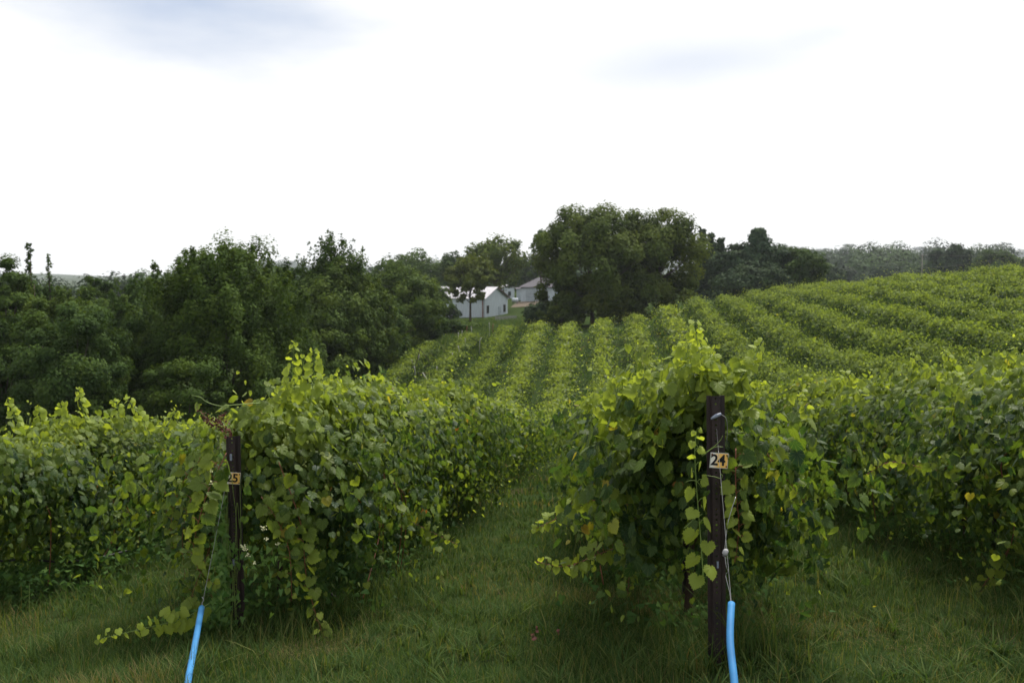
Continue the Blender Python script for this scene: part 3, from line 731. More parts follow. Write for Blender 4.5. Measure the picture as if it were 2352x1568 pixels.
    tip = r.normal(0, .7, P.shape) + np.array([0, 0, -.5])
    sz = ls * r.uniform(.7, 1.35, len(P))
    return leaves(T_FAR, P, Nn, tip, sz, np.concatenate(rndL), np.concatenate(paleL)), br

def tree(name, label, cat, cx, top, width, d, kind, m, bf=.04, seed=0, dens=1.0, group=None, trunk_r=None, zbase=None, lsk=.0025):
    p = at(cx, top, d); x = p.x
    z0 = g1(x, d) if zbase is None else zbase
    H = (p.z - z0) / (1.0 if kind not in ('upright', 'ragged') else 1.06)
    Rr = width / F * d / 2
    root = empty(name, (x, d, z0 - .05), label, cat, group)
    (Vv, Tt, tt), br = crown_pts(kind, Rr, H, bf, max(.11, lsk * d), seed + 1000, dens)
    obj('crown', mesh_tri('crown', Vv, Tt, tt), m, root)
    r = random.Random(seed)
    mb = MB(); tr = trunk_r or max(.08, H * .018)
    lean = Vector((r.uniform(-.03, .03) * H, r.uniform(-.03, .03) * H, 0))
    ht = H * (.8 if kind in ('conifer', 'spire', 'pine') else .6)
    tp = [Vector((0, 0, 0)) + lean * (q ** 2) + Vector((0, 0, ht * q)) for q in (0, .05, .2, .4, .6, .8, 1)]
    mb.tube(tp, [tr * 1.35, tr * 1.05, tr * .92, tr * .8, tr * .65, tr * .45, tr * .2], 8)
    bs = list(br); r.shuffle(bs)
    for c in bs[:16]:
        c = Vector(c); h = min(ht * .95, max(bf * H * .9, c.z * .55)); s_ = lean * (h / ht) ** 2 + Vector((0, 0, h))
        mid = (s_ + c) / 2 + Vector((0, 0, -.06 * (c - s_).length))
        mb.tube([s_, mid, c], [tr * .42, tr * .25, tr * .08], 5)
    mb.build('trunk', M_BARK, root, True)
    return root

TG = 'trees of the wood on the left'
E = 'tree'
trees = [
 ('leafy_tree', 'rounded bushy tree overgrown with creeper, lowest at the front left', 155, 700, 250, 42, 'round', M_GREY, .02, 1.0),
 ('maple_tree', 'big dark green tree with many upright leaders on its crown, left of centre', 512, 528, 410, 52, 'upright', M_MID, .03, 1.15),
 ('leafy_tree', 'dark tree shouldering the right side of the big upright-branched tree', 645, 590, 150, 57, 'upright', M_DARK, .03, 1.0),
 ('ragged_tree', 'ragged thin-topped tree standing highest behind the left wood', 765, 520, 200, 78, 'ragged', M_DARK, .2, .55),
 ('leafy_tree', 'yellow-green tree in front of the ragged one', 770, 590, 210, 76, 'round', M_OLIVE, .03, 1.0),
 ('leafy_tree', 'olive tree at the right end of the left wood, beside the barn', 925, 605, 190, 100, 'round', M_OLIVE, .03, 1.0),
 ('large_shrub', 'grey-green shrubby tree low in front of the olive tree', 872, 690, 150, 90, 'round', M_GREY, .02, 1.0),
 ('large_shrub', 'dark shrub at the foot of the wood next to the white barn', 975, 690, 100, 108, 'round', M_DARK, .02, 1.0),
 ('leafy_tree', 'round-topped tree cut by the left edge of the photo', 15, 592, 190, 58, 'round', M_MID, .03, 1.0),
 ('spire_tree', 'narrow dark spire rising above the trees at far left', 66, 556, 20, 60, 'spire', M_DARK, .3, .35),
 ('spire_tree', 'thin see-through spire second from the left edge', 112, 582, 14, 60, 'spire', M_GREY, .3, .18),
 ('leafy_tree', 'yellowish low-topped tree below the thin spire', 140, 642, 170, 56, 'upright', M_OLIVE, .03, 1.0),
 ('leafy_tree', 'grey-green tree between the creeper-clad tree and the big upright one', 300, 622, 165, 60, 'upright', M_GREY, .03, 1.0),
 ('leafy_tree', 'small dark round tree low on the skyline near the blue ridge', 225, 636, 90, 90, 'round', M_DARK, .03, 1.0),
 ('leafy_tree', 'dark tree filling the gap under the grey-green crown', 275, 720, 170, 50, 'round', M_DARK, .02, 1.0),
 ('leafy_tree', 'dark low tree at the left edge under the round-topped one', -5, 730, 170, 46, 'round', M_DARK, .02, 1.0),
 ('leafy_tree', 'low spreading tree at the foot of the big upright-branched tree', 430, 800, 230, 46, 'round', M_MID, .02, 1.0),
 ('leafy_tree', 'low dark tree right of the foot of the big upright-branched tree', 650, 790, 220, 60, 'round', M_DARK, .02, 1.0),
 ('leafy_tree', 'drooping olive tree above the bend of the grass strip', 735, 720, 180, 72, 'round', M_OLIVE, .02, 1.0),
 ('leafy_tree', 'tall olive-brown tree between ragged tree and barn', 850, 620, 130, 80, 'upright', M_OLIVE, .03, .9),
 ('large_shrub', 'dark shrub at the edge of the mown grass strip', 905, 765, 100, 88, 'round', M_DARK, .0, 1.0),
 ('leafy_tree', 'dark background tree behind the two spires', 90, 652, 210, 80, 'round', M_DARK, .0, 1.1),
 ('leafy_tree', 'dark background tree between grey-green crown and big tree', 375, 668, 150, 75, 'round', M_DARK, .0, 1.1),
 ('leafy_tree', 'green tree cut off by the left edge, behind the low dark one', -20, 640, 150, 70, 'round', M_MID, .0, 1.1),
 ('leafy_tree', 'low olive tree in front of the spires at far left', 70, 690, 130, 52, 'round', M_OLIVE, .0, 1.1),
 ('leafy_tree', 'dark tree closing the gap below the ragged tree', 700, 620, 170, 84, 'round', M_DARK, .0, 1.1),
 ('leafy_tree', 'dark tree in the depth of the wood behind the creeper-clad one', 200, 665, 170, 66, 'round', M_MID, .02, 1.0),
]
for i, (nm, lb, cx, top, w, d, kd, mt, bf, dn) in enumerate(trees):
    tree(nm, lb, 'shrub' if nm == 'large_shrub' else 'tree', cx, top, w, d, kd, mt, bf, 10 + i, dn, TG)
TB = 'trees around the farm buildings'
trees = [
 ('leafy_tree', 'broad tree with flat skyline far behind the barn roof', 955, 574, 170, 215, 'round', M_MID, .05, .9),
 ('leafy_tree', 'small round tree leftmost behind the barn', 895, 596, 80, 190, 'round', M_MID, .05, .9),
 ('leafy_tree', 'dark tree joining the skyline left of the tall tree', 1045, 580, 110, 215, 'round', M_DARK, .05, .9),
 ('leafy_tree', 'tall loose-crowned tree with a dark trunk behind the barn', 1140, 540, 145, 178, 'puffy', M_OAK, .30, .75),
 ('locust_tree', 'yellowing open tree with a forked trunk in front of the barn', 1080, 588, 120, 142, 'airy', M_YELL, .33, 1.0),
 ('thin_tree', 'sparse almost leafless tree against the white sky', 1243, 528, 46, 205, 'airy', M_GREY, .35, .22),
 ('leafy_tree', 'dark tree low behind the grey-roofed garage', 1225, 588, 80, 250, 'round', M_DARK, .05, 1.0),
 ('round_bush', 'dark round bush between the vineyard and the oak', 1243, 690, 84, 118, 'round', M_CON, .0, 1.0),
 ('round_bush', 'low rough bush left of the fence below the barn', 1010, 728, 120, 116, 'round', M_DARK, .0, 1.0),
 ('round_bush', 'low dark thicket below the long barn wall', 1072, 738, 90, 124, 'round', M_MID, .0, 1.0),
 ('round_bush', 'small dark bush against the long wall of the barn', 1036, 700, 46, 153, 'round', M_CON, .0, 1.0),
 ('leafy_tree', 'dark green tree left of the barn wall', 992, 640, 90, 150, 'round', M_MID, .05, 1.0),
 ('oak_tree', 'biggest oak with a brownish crown, left one of the pair', 1362, 472, 262, 112, 'puffy', M_OAK, .03, 1.25),
 ('oak_tree', 'right oak of the pair with an airy top', 1518, 480, 240, 116, 'puffy', M_OAK, .05, 1.25),
 ('oak_tree', 'lower brownish oak leaning out at the left of the pair', 1292, 600, 118, 114, 'puffy', M_OAK, .0, 1.1),
 ('oak_tree', 'low oak crown filling the foot between the big pair', 1440, 600, 170, 114, 'puffy', M_OAK, .0, 1.1),
 ('conifer_tree', 'leftmost of three dark pointed conifers beside the right oak', 1614, 527, 84, 160, 'conifer', M_CON, .03, 1.0),
 ('conifer_tree', 'middle one of three dark pointed conifers', 1634, 538, 84, 163, 'conifer', M_CON, .03, 1.0),
 ('conifer_tree', 'rightmost of three dark pointed conifers', 1656, 548, 84, 158, 'conifer', M_CON, .03, 1.0),
 ('pine_tree', 'blue-green pine with a ragged top right of the oaks', 1742, 526, 190, 152, 'conifer', M_PINE, .03, 1.6),
 ('leafy_tree', 'dark broad tree between the conifers and the pine', 1690, 560, 120, 156, 'round', M_CON, .03, 1.6),
 ('leafy_tree', 'dark full tree in front of the pine foot', 1720, 600, 150, 147, 'round', M_CON, .0, 1.3),
 ('leafy_tree', 'dark full tree between the pine and the round one', 1790, 566, 130, 153, 'round', M_CON, .0, 1.6),
 ('leafy_tree', 'dark round tree right of the pine', 1832, 568, 124, 150, 'round', M_DARK, .0, 1.5),
 ('leafy_tree', 'smaller olive tree at the right end of the dark group', 1868, 590, 70, 158, 'round', M_OAK, .03, 1.0),
 ('leafy_tree', 'low dark tree filling the foot of the dark group', 1770, 610, 130, 145, 'round', M_CON, .0, 1.0),
 ('cedar_tree', 'dark cone-shaped cedar standing alone before the wooded hill', 1914, 608, 64, 270, 'round', M_CON, .0, 2.0),
 ('leafy_tree', 'round dark tree left of the broken-topped one on the right', 2160, 572, 82, 285, 'round', M_CON, .02, 2.0),
 ('leafy_tree', 'dark tree with a broken open top on the right skyline', 2204, 556, 60, 285, 'ragged', M_CON, .05, 2.0),
 ('leafy_tree', 'broad dark tree furthest right above the vines', 2296, 574, 110, 270, 'round', M_DARK, .02, 2.0),
 ('leafy_tree', 'low dark tree between the two groups on the right skyline', 2250, 600, 70, 300, 'round', M_DARK, .02, 1.0),
]
for i, (nm, lb, cx, top, w, d, kd, mt, bf, dn) in enumerate(trees):
    tree(nm, lb, 'bush' if nm == 'round_bush' else 'tree', cx, top, w, d, kd, mt, bf, 60 + i, dn, TB)

# far wood on the hills: one mass
r = np.random.default_rng(5)
parts = []
def woods(N, xr, yr, cr, cond=None, ls=1.0, nl=230):
    x = r.uniform(*xr, N); y = r.uniform(*yr, N)
    if cond is not None: k = cond(x, y); x, y = x[k], y[k]
    N = len(x); z = gz(x, y); rad = cr * r.uniform(.5, 1.4, N); h = rad * r.uniform(1.2, 1.9, N)
    k = ~((np.abs(x / y - .3295) < .014) & (y < 530) & (z + h * 1.1 > y * (625 - 601) / F)); x, y, z, rad, h = x[k], y[k], z[k], rad[k], h[k]; N = len(x)
    d = nrm(r.normal(0, 1, (N * nl, 3))).reshape(N, nl, 3); d[..., 2] = np.abs(d[..., 2]) * np.where(r.random((N, nl)) < .3, -1, 1)
    bump = 1 + .15 * np.sin(d[..., 0] * 5 + x[:, None]) * np.sin(d[..., 2] * 6 + y[:, None])
    q = (r.uniform(.8, 1.03, (N, nl)) * bump)[..., None]
    p = np.stack([x, y, z + h * .5], 1)[:, None] + d * q * np.stack([rad, rad, h * .55], 1)[:, None]
    nn = d + np.array([0, 0, .3]) + r.normal(0, .2, d.shape)
    rn = np.clip(r.uniform(0, 1, (N, 1)) + r.normal(0, .1, (N, nl)), 0, 1)
    parts.append(leaves(T_FAR, p.reshape(-1, 3), nn.reshape(-1, 3), (r.normal(0, .7, p.shape) + [0, 0, -.5]).reshape(-1, 3), ls * r.uniform(.7, 1.3, N * nl), rn.ravel(), np.zeros(N * nl)))
shedp = at(1930, 597, 520)
def cond(x, y):
    rr_ = x / y
    return (rr_ > .24) & (rr_ < .60) & ~((np.abs(x - y * .3295) < 9) & (y > 500) & (y < 535)) & ~((rr_ > .50) & (y < 560))
woods(400, (60, 430), (345, 760), 6.6, cond, 1.15, 420)
woods(150, (60, 260), (330, 420), 3.6, lambda x, y: (x / y > .27) & (x / y < .52), 1.0)
woods(500, (-420, -60), (260, 600), 4, lambda x, y: x / y < -.2, .9, 150)
woods(120, (-110, 30), (255, 420), 5.0, None, 1.1)
Vv, Tt, tt = merge(parts)
tag(obj('far_woods', mesh_tri('far_woods', Vv, Tt, tt), M_FAR), 'wood of mixed trees covering the far hillside', 'woods', kind='stuff')
parts = []
woods(420, (-900, 1900), (2650, 3150), 22, None, 9.0, 60)
Vv, Tt, tt = merge(parts)
tag(obj('ridge_woods', mesh_tri('ridge_woods', Vv, Tt, tt), M_FAR), 'blue distant tree-covered ridge on the horizon', 'woods', kind='stuff')

# ------------------------------------------------------------------ farm buildings
M_WHITE = mat('white_board_siding', (.40, .45, .49), .6, .2, .11, 3, stretch=(3, 3, .25))
M_BARNW = mat('white_painted_wood', (.30, .34, .37), .7, .2, .10, 1.5)
M_ROOFM = mat('galvanised_roof', (.44, .43, .46), .5, .4, .12, 1.2, stretch=(4, 1, 1))
M_ROOFG = mat('grey_shingles', (.10, .095, .11), .85, .2, .15, 5)
M_TRIM = mat('dark_brown_trim', (.055, .035, .032), .7, .2, .2, 5)
M_GLASS = mat('dark_window_glass', (.02, .025, .03), .1, .6, .1, 3)
M_RUST = mat('rusty_pipe', (.16, .07, .045), .8, .2, .3, 6)
M_DIRT = mat('brown_drive', (.095, .075, .055), .95, .1, .2, .8)

c0 = at(1114, 728, 160.0); zb = g1(c0.x, 160) - .1
th = math.atan2(7.0, 3.6)       # direction of the gable wall
barn = empty('barn', (c0.x, c0.y, zb), 'long white barn with a pale metal roof and two dark gable windows', 'barn')
gx, gy_ = Vector((math.cos(th), math.sin(th), 0)), Vector((-math.sin(th), math.cos(th), 0))
def bl(u, v, z): return gx * u + gy_ * v + Vector((0, 0, z))
W, Lb, he, hp = 7.9, 10.5, 3.15, 4.85
m = MB()
base = -.6
A0 = [bl(0, 0, base), bl(W, 0, base), bl(W, 0, he), bl(W / 2, 0, hp), bl(0, 0, he)]
B0 = [bl(0, Lb, base), bl(W, Lb, base), bl(W, Lb, he), bl(W / 2, Lb, hp), bl(0, Lb, he)]
m.add(A0 + B0, [(0, 1, 2, 3, 4), (9, 8, 7, 6, 5), (0, 4, 9, 5), (1, 6, 7, 2)])
m.build('wall', M_WHITE, barn)
m = MB(); ov = .3
def slab(m, P, t):
    m.add(P + [p + Vector((0, 0, t)) for p in P], [(0, 3, 2, 1), (4, 5, 6, 7), (0, 1, 5, 4), (1, 2, 6, 5), (2, 3, 7, 6), (3, 0, 4, 7)])
sl_ = (hp - he) / (W / 2)
slab(m, [bl(-ov, -ov, he - ov * sl_ + .02), bl(W / 2, -ov, hp + .02), bl(W / 2, Lb + ov, hp + .02), bl(-ov, Lb + ov, he - ov * sl_ + .02)], .08)
slab(m, [bl(W / 2, -ov, hp + .02), bl(W + ov, -ov, he - ov * sl_ + .02), bl(W + ov, Lb + ov, he - ov * sl_ + .02), bl(W / 2, Lb + ov, hp + .02)], .08)
roof = m.build('roof', M_ROOFM, barn)
m = MB()
for k in range(22):
    v = -ov + .05 + k * (Lb + .5) / 21.5
    m.tube([bl(-ov, v, he - ov * sl_ + .115), bl(W / 2, v, hp + .115)], .02, 4)
m.build('seams', M_ROOFM, roof)
m = MB()
slab(m, [bl(W / 2, -ov - .05, hp - .18), bl(W + ov, -ov - .05, he - ov * sl_ - .18), bl(W + ov, -ov, he - ov * sl_ - .18), bl(W / 2, -ov, hp - .18)], .3)
m.build('rake_board', M_TRIM, barn)
Mb = Matrix(((gx.x, gy_.x, 0, 0), (gx.y, gy_.y, 0, 0), (0, 0, 1, 0), (0, 0, 0, 1)))
for u in (.9, 6.7):
    m = MB(); m.box((u, -.03, 1.35), (.36, .05, .62), Mb); w_ = m.build('window', M_TRIM, barn)
    m = MB(); m.box((u, -.085, 1.35), (.28, .01, .54), Mb); m.build('pane', M_GLASS, w_)
m = MB(); m.box((5.0, -.04, .75), (.42, .04, .98), Mb); dr = m.build('door', M_BARNW, barn)
m = MB(); m.box((5.3, -.10, .8), (.03, .02, .06), Mb); m.build('handle', M_TRIM, dr)
m = MB(); m.tube([bl(-.12, .35, -.4), bl(-.12, .35, he - .1)], .09, 8); m.build('downspout', M_RUST, barn)
# low lean-to at the far left of the barn
lt = empty('lean_to_shed', bl(0, Lb + .1, 0) + barn.location, 'low grey-white lean-to at the left end of the barn, half hidden by leaves', 'shed')
m = MB(); Pp = [bl(.6, 0, -.6), bl(5.5, 0, -.6), bl(5.5, 3, -.6), bl(.6, 3, -.6)]
m.add(Pp + [bl(.6, 0, 1.5), bl(5.5, 0, 2.2), bl(5.5, 3, 2.2), bl(.6, 3, 1.5)], [(0, 1, 5, 4), (1, 2, 6, 5), (2, 3, 7, 6), (3, 0, 4, 7)])
m.build('wall', M_BARNW, lt)
m = MB(); slab(m, [bl(.4, -.05, 1.5), bl(5.6, -.05, 2.24), bl(5.6, 3.2, 2.24), bl(.4, 3.2, 1.5)], .07); m.build('roof', M_ROOFM, lt)

# garage with hipped roof
gp = at(1196, 689, 205); gzb = g1(gp.x + 4, 206)
gar = empty('garage', (gp.x, gp.y, gzb), 'white garage with a grey hipped roof, partly behind the oak', 'garage', rz=R(-4))
Wg, Dg, Hg = 9.5, 7.5, 2.9
m = MB(); m.box((Wg / 2, Dg / 2, Hg / 2 - .3), (Wg / 2, Dg / 2, Hg / 2 + .3)); m.build('wall', M_WHITE, gar)
m = MB(); o_ = .45
m.add([(-o_, -o_, Hg), (Wg + o_, -o_, Hg), (Wg + o_, Dg + o_, Hg), (-o_, Dg + o_, Hg), (3.8, Dg / 2, Hg + 2.1), (Wg - 3.8, Dg / 2, Hg + 2.1),
       (-o_, -o_, Hg - .15), (Wg + o_, -o_, Hg - .15), (Wg + o_, Dg + o_, Hg - .15), (-o_, Dg + o_, Hg - .15)],
      [(0, 1, 5, 4), (1, 2, 5), (2, 3, 4, 5), (3, 0, 4), (0, 6, 7, 1), (1, 7, 8, 2), (2, 8, 9, 3), (3, 9, 6, 0), (6, 9, 8, 7)])
m.build('roof', M_ROOFG, gar)
for u in (2.1, 4.6):
    m = MB()
    for k in range(4): m.box((u, -.03 - .012 * (k % 2), .3 + .54 * k), (1.05, .03, .25))
    m.build('garage_door', M_BARNW, gar)
m = MB(); m.box((3.35, -.06, 1.2), (.07, .03, 1.3)); m.build('door_post', M_TRIM, gar)
an = empty('outbuilding', at(1187, 684, 214), 'small pale annex just left of the garage', 'outbuilding')
an.location.z = g1(an.location.x, 214)
m = MB(); m.box((.7, 1.5, 1.0), (.75, 1.5, 1.4)); m.build('wall', M_WHITE, an)
m = MB(); slab(m, [Vector((-.3, -.2, 2.42)), Vector((1.65, -.2, 2.42)), Vector((1.65, 3.2, 2.6)), Vector((-.3, 3.2, 2.6))], .1); m.build('roof', M_ROOFG, an)
hp_ = at(1161, 676, 235)
hh = empty('cottage', (hp_.x, 235, g1(hp_.x, 235)), 'small white house with a pale roof far behind the barn ridge', 'house', rz=R(20))
m = MB(); m.box((0, 0, 1.1), (1.5, 2, 1.4)); m.build('wall', M_WHITE, hh)
m = MB(); slab(m, [Vector((-1.7, -2.2, 2.5)), Vector((0, -2.2, 3.2)), Vector((0, 2.2, 3.2)), Vector((-1.7, 2.2, 2.5))], .08)
slab(m, [Vector((0, -2.2, 3.2)), Vector((1.7, -2.2, 2.5)), Vector((1.7, 2.2, 2.5)), Vector((0, 2.2, 3.2))], .08); m.build('roof', M_ROOFM, hh)
m = MB(); m.box((.3, -2.02, 1.2), (.35, .03, .5)); m.build('window', M_GLASS, hh)
# white tank
tp = at(1183, 686, 196)
tk = empty('storage_tank', (tp.x, 196, g1(tp.x, 196)), 'small white tank on dark feet left of the garage', 'tank')
m = MB(); m.tube([Vector((-.62, 0, .75)), Vector((-.55, 0, .75)), Vector((.55, 0, .75)), Vector((.62, 0, .75))], [.25, .42, .42, .25], 14); m.build('body', M_WHITE, tk, True)
for u in (-.4, .4):
    m = MB(); m.box((u, 0, .17), (.06, .3, .22)); m.build('foot', M_TRIM, tk)
# drive
P = []
for u in np.linspace(0, 1, 14):
    for v in np.linspace(0, 1, 5):
        y = 184 + 20 * u; x0 = at(1172 + 18 * u, 690, y).x; x1 = at(1222 + 22 * u, 690, y).x
        x = x0 + (x1 - x0) * v; P.append((x, y, g1(x, y) + .05))
m = MB(); m.add(P, [(i * 5 + j, i * 5 + j + 1, (i + 1) * 5 + j + 1, (i + 1) * 5 + j) for i in range(13) for j in range(4)])
tag(m.build('driveway', M_DIRT), kind='structure')
# mown strip between the wood and the outermost row
M_LAWN = mat('mown_grass', (.034, .078, .017), .9, .0, 0, 1.1, col2=(.055, .105, .024), bump=.3)
P = []
for u in np.linspace(60, 98, 30):
    for v in np.linspace(-27, -16.7, 8):
        x = sx(v, u); P.append((x, u, g1(x, u) + .05))
m = MB(); m.add(P, [(i * 8 + j, i * 8 + j + 1, (i + 1) * 8 + j + 1, (i + 1) * 8 + j) for i in range(29) for j in range(7)])
tag(m.build('lawn', M_LAWN), kind='structure')
# little board fence
f0, f1 = at(1138, 739, 141), at(1186, 737, 143)
fr = empty('board_fence', (f0.x, f0.y, g1(f0.x, f0.y)), 'short weathered grey board fence in front of the barn gable', 'fence')
m = MB()
dv = Vector((f1.x - f0.x, f1.y - f0.y, 0))
for k in range(26):
    q = dv * (k / 25); m.box((q.x, q.y, .38), (.045, .012, .38 + .03 * math.sin(k * 3)))
M_FENCE = mat('weathered_board', (.26, .26, .25), .9, .1, .25, 6)
m.build('boards', M_FENCE, fr)
m = MB()
for z in (.15, .6): m.tube([Vector((0, .04, z)), dv + Vector((0, .04, z))], .025, 4)
m.build('rail', M_FENCE, fr)
# far shed, field
sh = empty('pole_shed', (shedp.x, 520, g1(shedp.x, 520)), 'small grey-blue open shed on the wooded hill', 'shed', rz=R(-25))
M_SHED = mat('pale_metal_sheet', (.45, .50, .56), .5, .3, .08, 2)
m = MB(); m.box((1.2, 0, 1.3), (2.4, 2, 1.6)); m.build('wall', M_SHED, sh)
m = MB(); m.box((-2.2, 0, 1.3), (.9, 1.9, 1.3)); m.build('opening', M_TRIM, sh)
m = MB(); slab(m, [Vector((-3.3, -2.3, 3.2)), Vector((3.8, -2.3, 2.9)), Vector((3.8, 2.3, 2.9)), Vector((-3.3, 2.3, 3.2))], .2); m.build('roof', M_SHED, sh)

# utility pole with lines
pp = at(2117, 640, 255)
pz = g1(pp.x, 255); ptop = at(2117, 583, 255).z
up = empty('utility_pole', (pp.x, 255, pz), 'slim grey wooden utility pole above the vines on the right', 'pole')
M_POLE = mat('weathered_pole', (.20, .18, .16), .9, .1, .2, 4)
hgt = ptop - pz
m = MB(); m.tube([Vector((0, 0, -.5)), Vector((0, 0, hgt))], [.14, .09], 8); m.build('pole', M_POLE, up, True)
m = MB(); m.box((0, -.12, hgt - .35), (1.1, .06, .06)); m.build('crossarm', M_POLE, up)
for u in (-.95, 0, .95):
    m = MB(); m.tube([Vector((u, -.12, hgt - .29)), Vector((u, -.12, hgt - .08))], .05, 6); m.build('insulator', M_SHED, up)
wr = None
for k, (za, ex, ez) in enumerate(((hgt - .05, 2400, 576), (hgt * .62, 2400, 574))):
    a_ = Vector((pp.x, 254.9, pz + za)); b_ = at(ex, ez, 215)
    pts = [a_.lerp(b_, q) + Vector((0, 0, -4 * .7 * q * (1 - q))) for q in np.linspace(0, 1, 14)]
    m = MB(); m.tube([p - a_ for p in pts], .013, 4)
    o = m.build('power_line', M_POLE); o.location = a_
    tag(o, ['upper power line running right from the pole', 'lower power line running right from the pole'][k], 'cable', 'power lines')

# ------------------------------------------------------------------ steel posts 24 and 25
M_STEEL = mat('rusty_brown_steel', (.013, .010, .011), .55, .3, 0, 14, col2=(.032, .020, .019), bump=.3, stretch=(1, 1, .3))
M_AMB = bpy.data.materials.new('amber_reflective_plate'); M_AMB.use_nodes = True
_n, _l = M_AMB.node_tree.nodes, M_AMB.node_tree.links
_b = _n['Principled BSDF']; _b.inputs['Roughness'].default_value = .35
_t = _n.new('ShaderNodeTexCoord'); _s = _n.new('ShaderNodeSeparateXYZ'); _l.new(_t.outputs['Object'], _s.inputs[0])
_q = _n.new('ShaderNodeTexNoise'); _q.inputs['Scale'].default_value = 25; _l.new(_t.outputs['Object'], _q.inputs['Vector'])
_m = _n.new('ShaderNodeMath'); _m.operation = 'MULTIPLY_ADD'; _m.inputs[1].default_value = .025; _l.new(_q.outputs['Fac'], _m.inputs[0]); _l.new(_s.outputs[0], _m.inputs[2])
_r = _n.new('ShaderNodeValToRGB'); _r.color_ramp.elements[0].position = .0; _r.color_ramp.elements[1].position = 1
_m2 = _n.new('ShaderNodeMapRange'); _m2.inputs[1].default_value = -.018; _m2.inputs[2].default_value = .012; _l.new(_m.outputs[0], _m2.inputs[0]); _l.new(_m2.outputs[0], _r.inputs[0])
_r.color_ramp.elements[0].color = (.74, .72, .66, 1); _r.color_ramp.elements[1].color = (.78, .47, .12, 1)
_l.new(_r.outputs[0], _b.inputs['Base Color'])
M_BLACK = mat('black_numeral', (.008, .008, .012), .5, .3, .1, 20)
M_BORD = mat('plate_rim', (.42, .42, .40), .4, .4, .15, 20)
M_BLUE = mat('blue_plastic_sleeve', (.035, .16, .36), .6, .2, 0, 9, col2=(.045, .21, .45), bump=.12)
M_CLIP = mat('grey_plastic_clip', (.20, .23, .30), .5, .4, .2, 30)
M_LUMP = mat('pale_alloy_lump', (.32, .32, .33), .6, .3, .15, 30)

def holed_strip(w, h, pitch, r_, y0, skip=()):
    """web of the channel with one real hole per pitch"""
    V_, F_ = [], []
    nc = int(h / pitch)
    for k in range(nc):
        z0 = k * pitch; zc = z0 + pitch / 2; b_ = len(V_)
        outer = [(-w / 2, z0), (0, z0), (w / 2, z0), (w / 2, zc), (w / 2, z0 + pitch), (0, z0 + pitch), (-w / 2, z0 + pitch), (-w / 2, zc)]
        ang = [-135, -90, -45, 0, 45, 90, 135, 180]
        inner = [(r_ * math.cos(R(a)), zc + r_ * math.sin(R(a))) for a in ang]
        for dy in (0, .003):
            V_ += [(x, y0 + dy, z) for x, z in outer] + [(x, y0 + dy, z) for x, z in inner]
        for i in range(8):
            j = (i + 1) % 8
            F_ += [(b_ + i, b_ + j, b_ + 8 + j, b_ + 8 + i), (b_ + 16 + j, b_ + 16 + i, b_ + 24 + i, b_ + 24 + j), (b_ + 8 + i, b_ + 8 + j, b_ + 24 + j, b_ + 24 + i)]
        if k in skip: F_.append(tuple(b_ + 8 + i for i in range(8)))
    return V_, F_
def text_mesh(s, size, off):
    cu = bpy.data.curves.new('numeral', 'FONT'); cu.body = s; cu.size = size; cu.offset = off; cu.extrude = .0006
    cu.align_x = 'CENTER'; cu.align_y = 'CENTER'; cu.resolution_u = 6; cu.space_character = .96
    o = bpy.data.objects.new('tmp', cu); COL.objects.link(o)
    dg = C.evaluated_depsgraph_get(); dg.update(); me_ = bpy.data.meshes.new_from_object(o.evaluated_get(dg))
    bpy.data.objects.remove(o); bpy.data.curves.remove(cu); return me_
def steel_post(P, top, num, plate_v, lean, rz, label, dpost, plate_off):
    H = top.z - P.z
    bury = .35
    root = empty('steel_post', P, label, 'post', 'numbered steel end posts', rz)
    root.rotation_euler = (lean[0], lean[1], rz)
    Hh = math.ceil((H + bury) / .0286) * .0286
    m = MB()
    v_, f_ = holed_strip(.040, Hh, .0286, .0058, -.020, skip=range(0, 100, 9))
    m.add([(x - .004, y, z + H - Hh) for x, y, z in v_], f_)
    pr = [(.016, -.020), (.030, .006), (.049, .006), (.049, .009), (.028, .009), (.016, -.017)]
    for sg in (-1, 1):
        pts = [(sg * x - .004 * 0 + (-.004 if x < .02 else 0) + (.0 if x > .02 else 0) + (sg * .004 if x < .02 else 0), y) for x, y in pr]
        z0, z1 = H - Hh, H
        vv = [(x, y, z0) for x, y in pts] + [(x, y, z1) for x, y in pts]; k = len(pts)
        ff = [(i, (i + 1) % k, k + (i + 1) % k, k + i) for i in range(k)] + [tuple(range(k, 2 * k))]
        m.add(vv, ff)
    m.build('channel', M_STEEL, root)
    # plate
    pz = (at(0, plate_v, dpost)).z - P.z
    pw, phh = .049, .042
    pm = MB(); pm.box((0, 0, 0), (pw, .0015, phh)); pl = pm.build('number_plate', M_BORD, root)
    pl.location = (plate_off, -.026, pz); pl.rotation_euler = (0, R(5), 0)
    pm = MB(); pm.box((0, -.0025, 0), (pw - .004, .001, phh - .004)); pm.build('plate_face', M_AMB, pl)
    tm = text_mesh(num, .082, .0018)
    to = obj('numeral', tm, M_BLACK, pl); to.location = (-.006, -.0045, .0); to.rotation_euler = (math.pi / 2, 0, 0)
    nm_ = MB()
    for q in ((-.040, .032), (.040, .030), (.041, -.030)): nm_.tube([Vector((q[0], -.0035, q[1])), Vector((q[0], -.006, q[1]))], .005, 8)
    nm_.build('rivet', M_RUST, pl)
    return root
T24 = at(1644, 908, D24); T25 = at(535, 1001, D25)
p24 = steel_post(P24, T24, '24', 1055, (0, math.atan2(T24.x - P24.x, T24.z - P24.z), 0)[0:2], 0, 'dark brown perforated steel post with plate number 24', D24, .010)
p25 = steel_post(P25, T25, '25', 1096, (0, math.atan2(T25.x - P25.x, T25.z - P25.z), 0)[0:2], R(6), 'dark brown perforated steel post with plate number 25, wound with creeper', D25, .000)
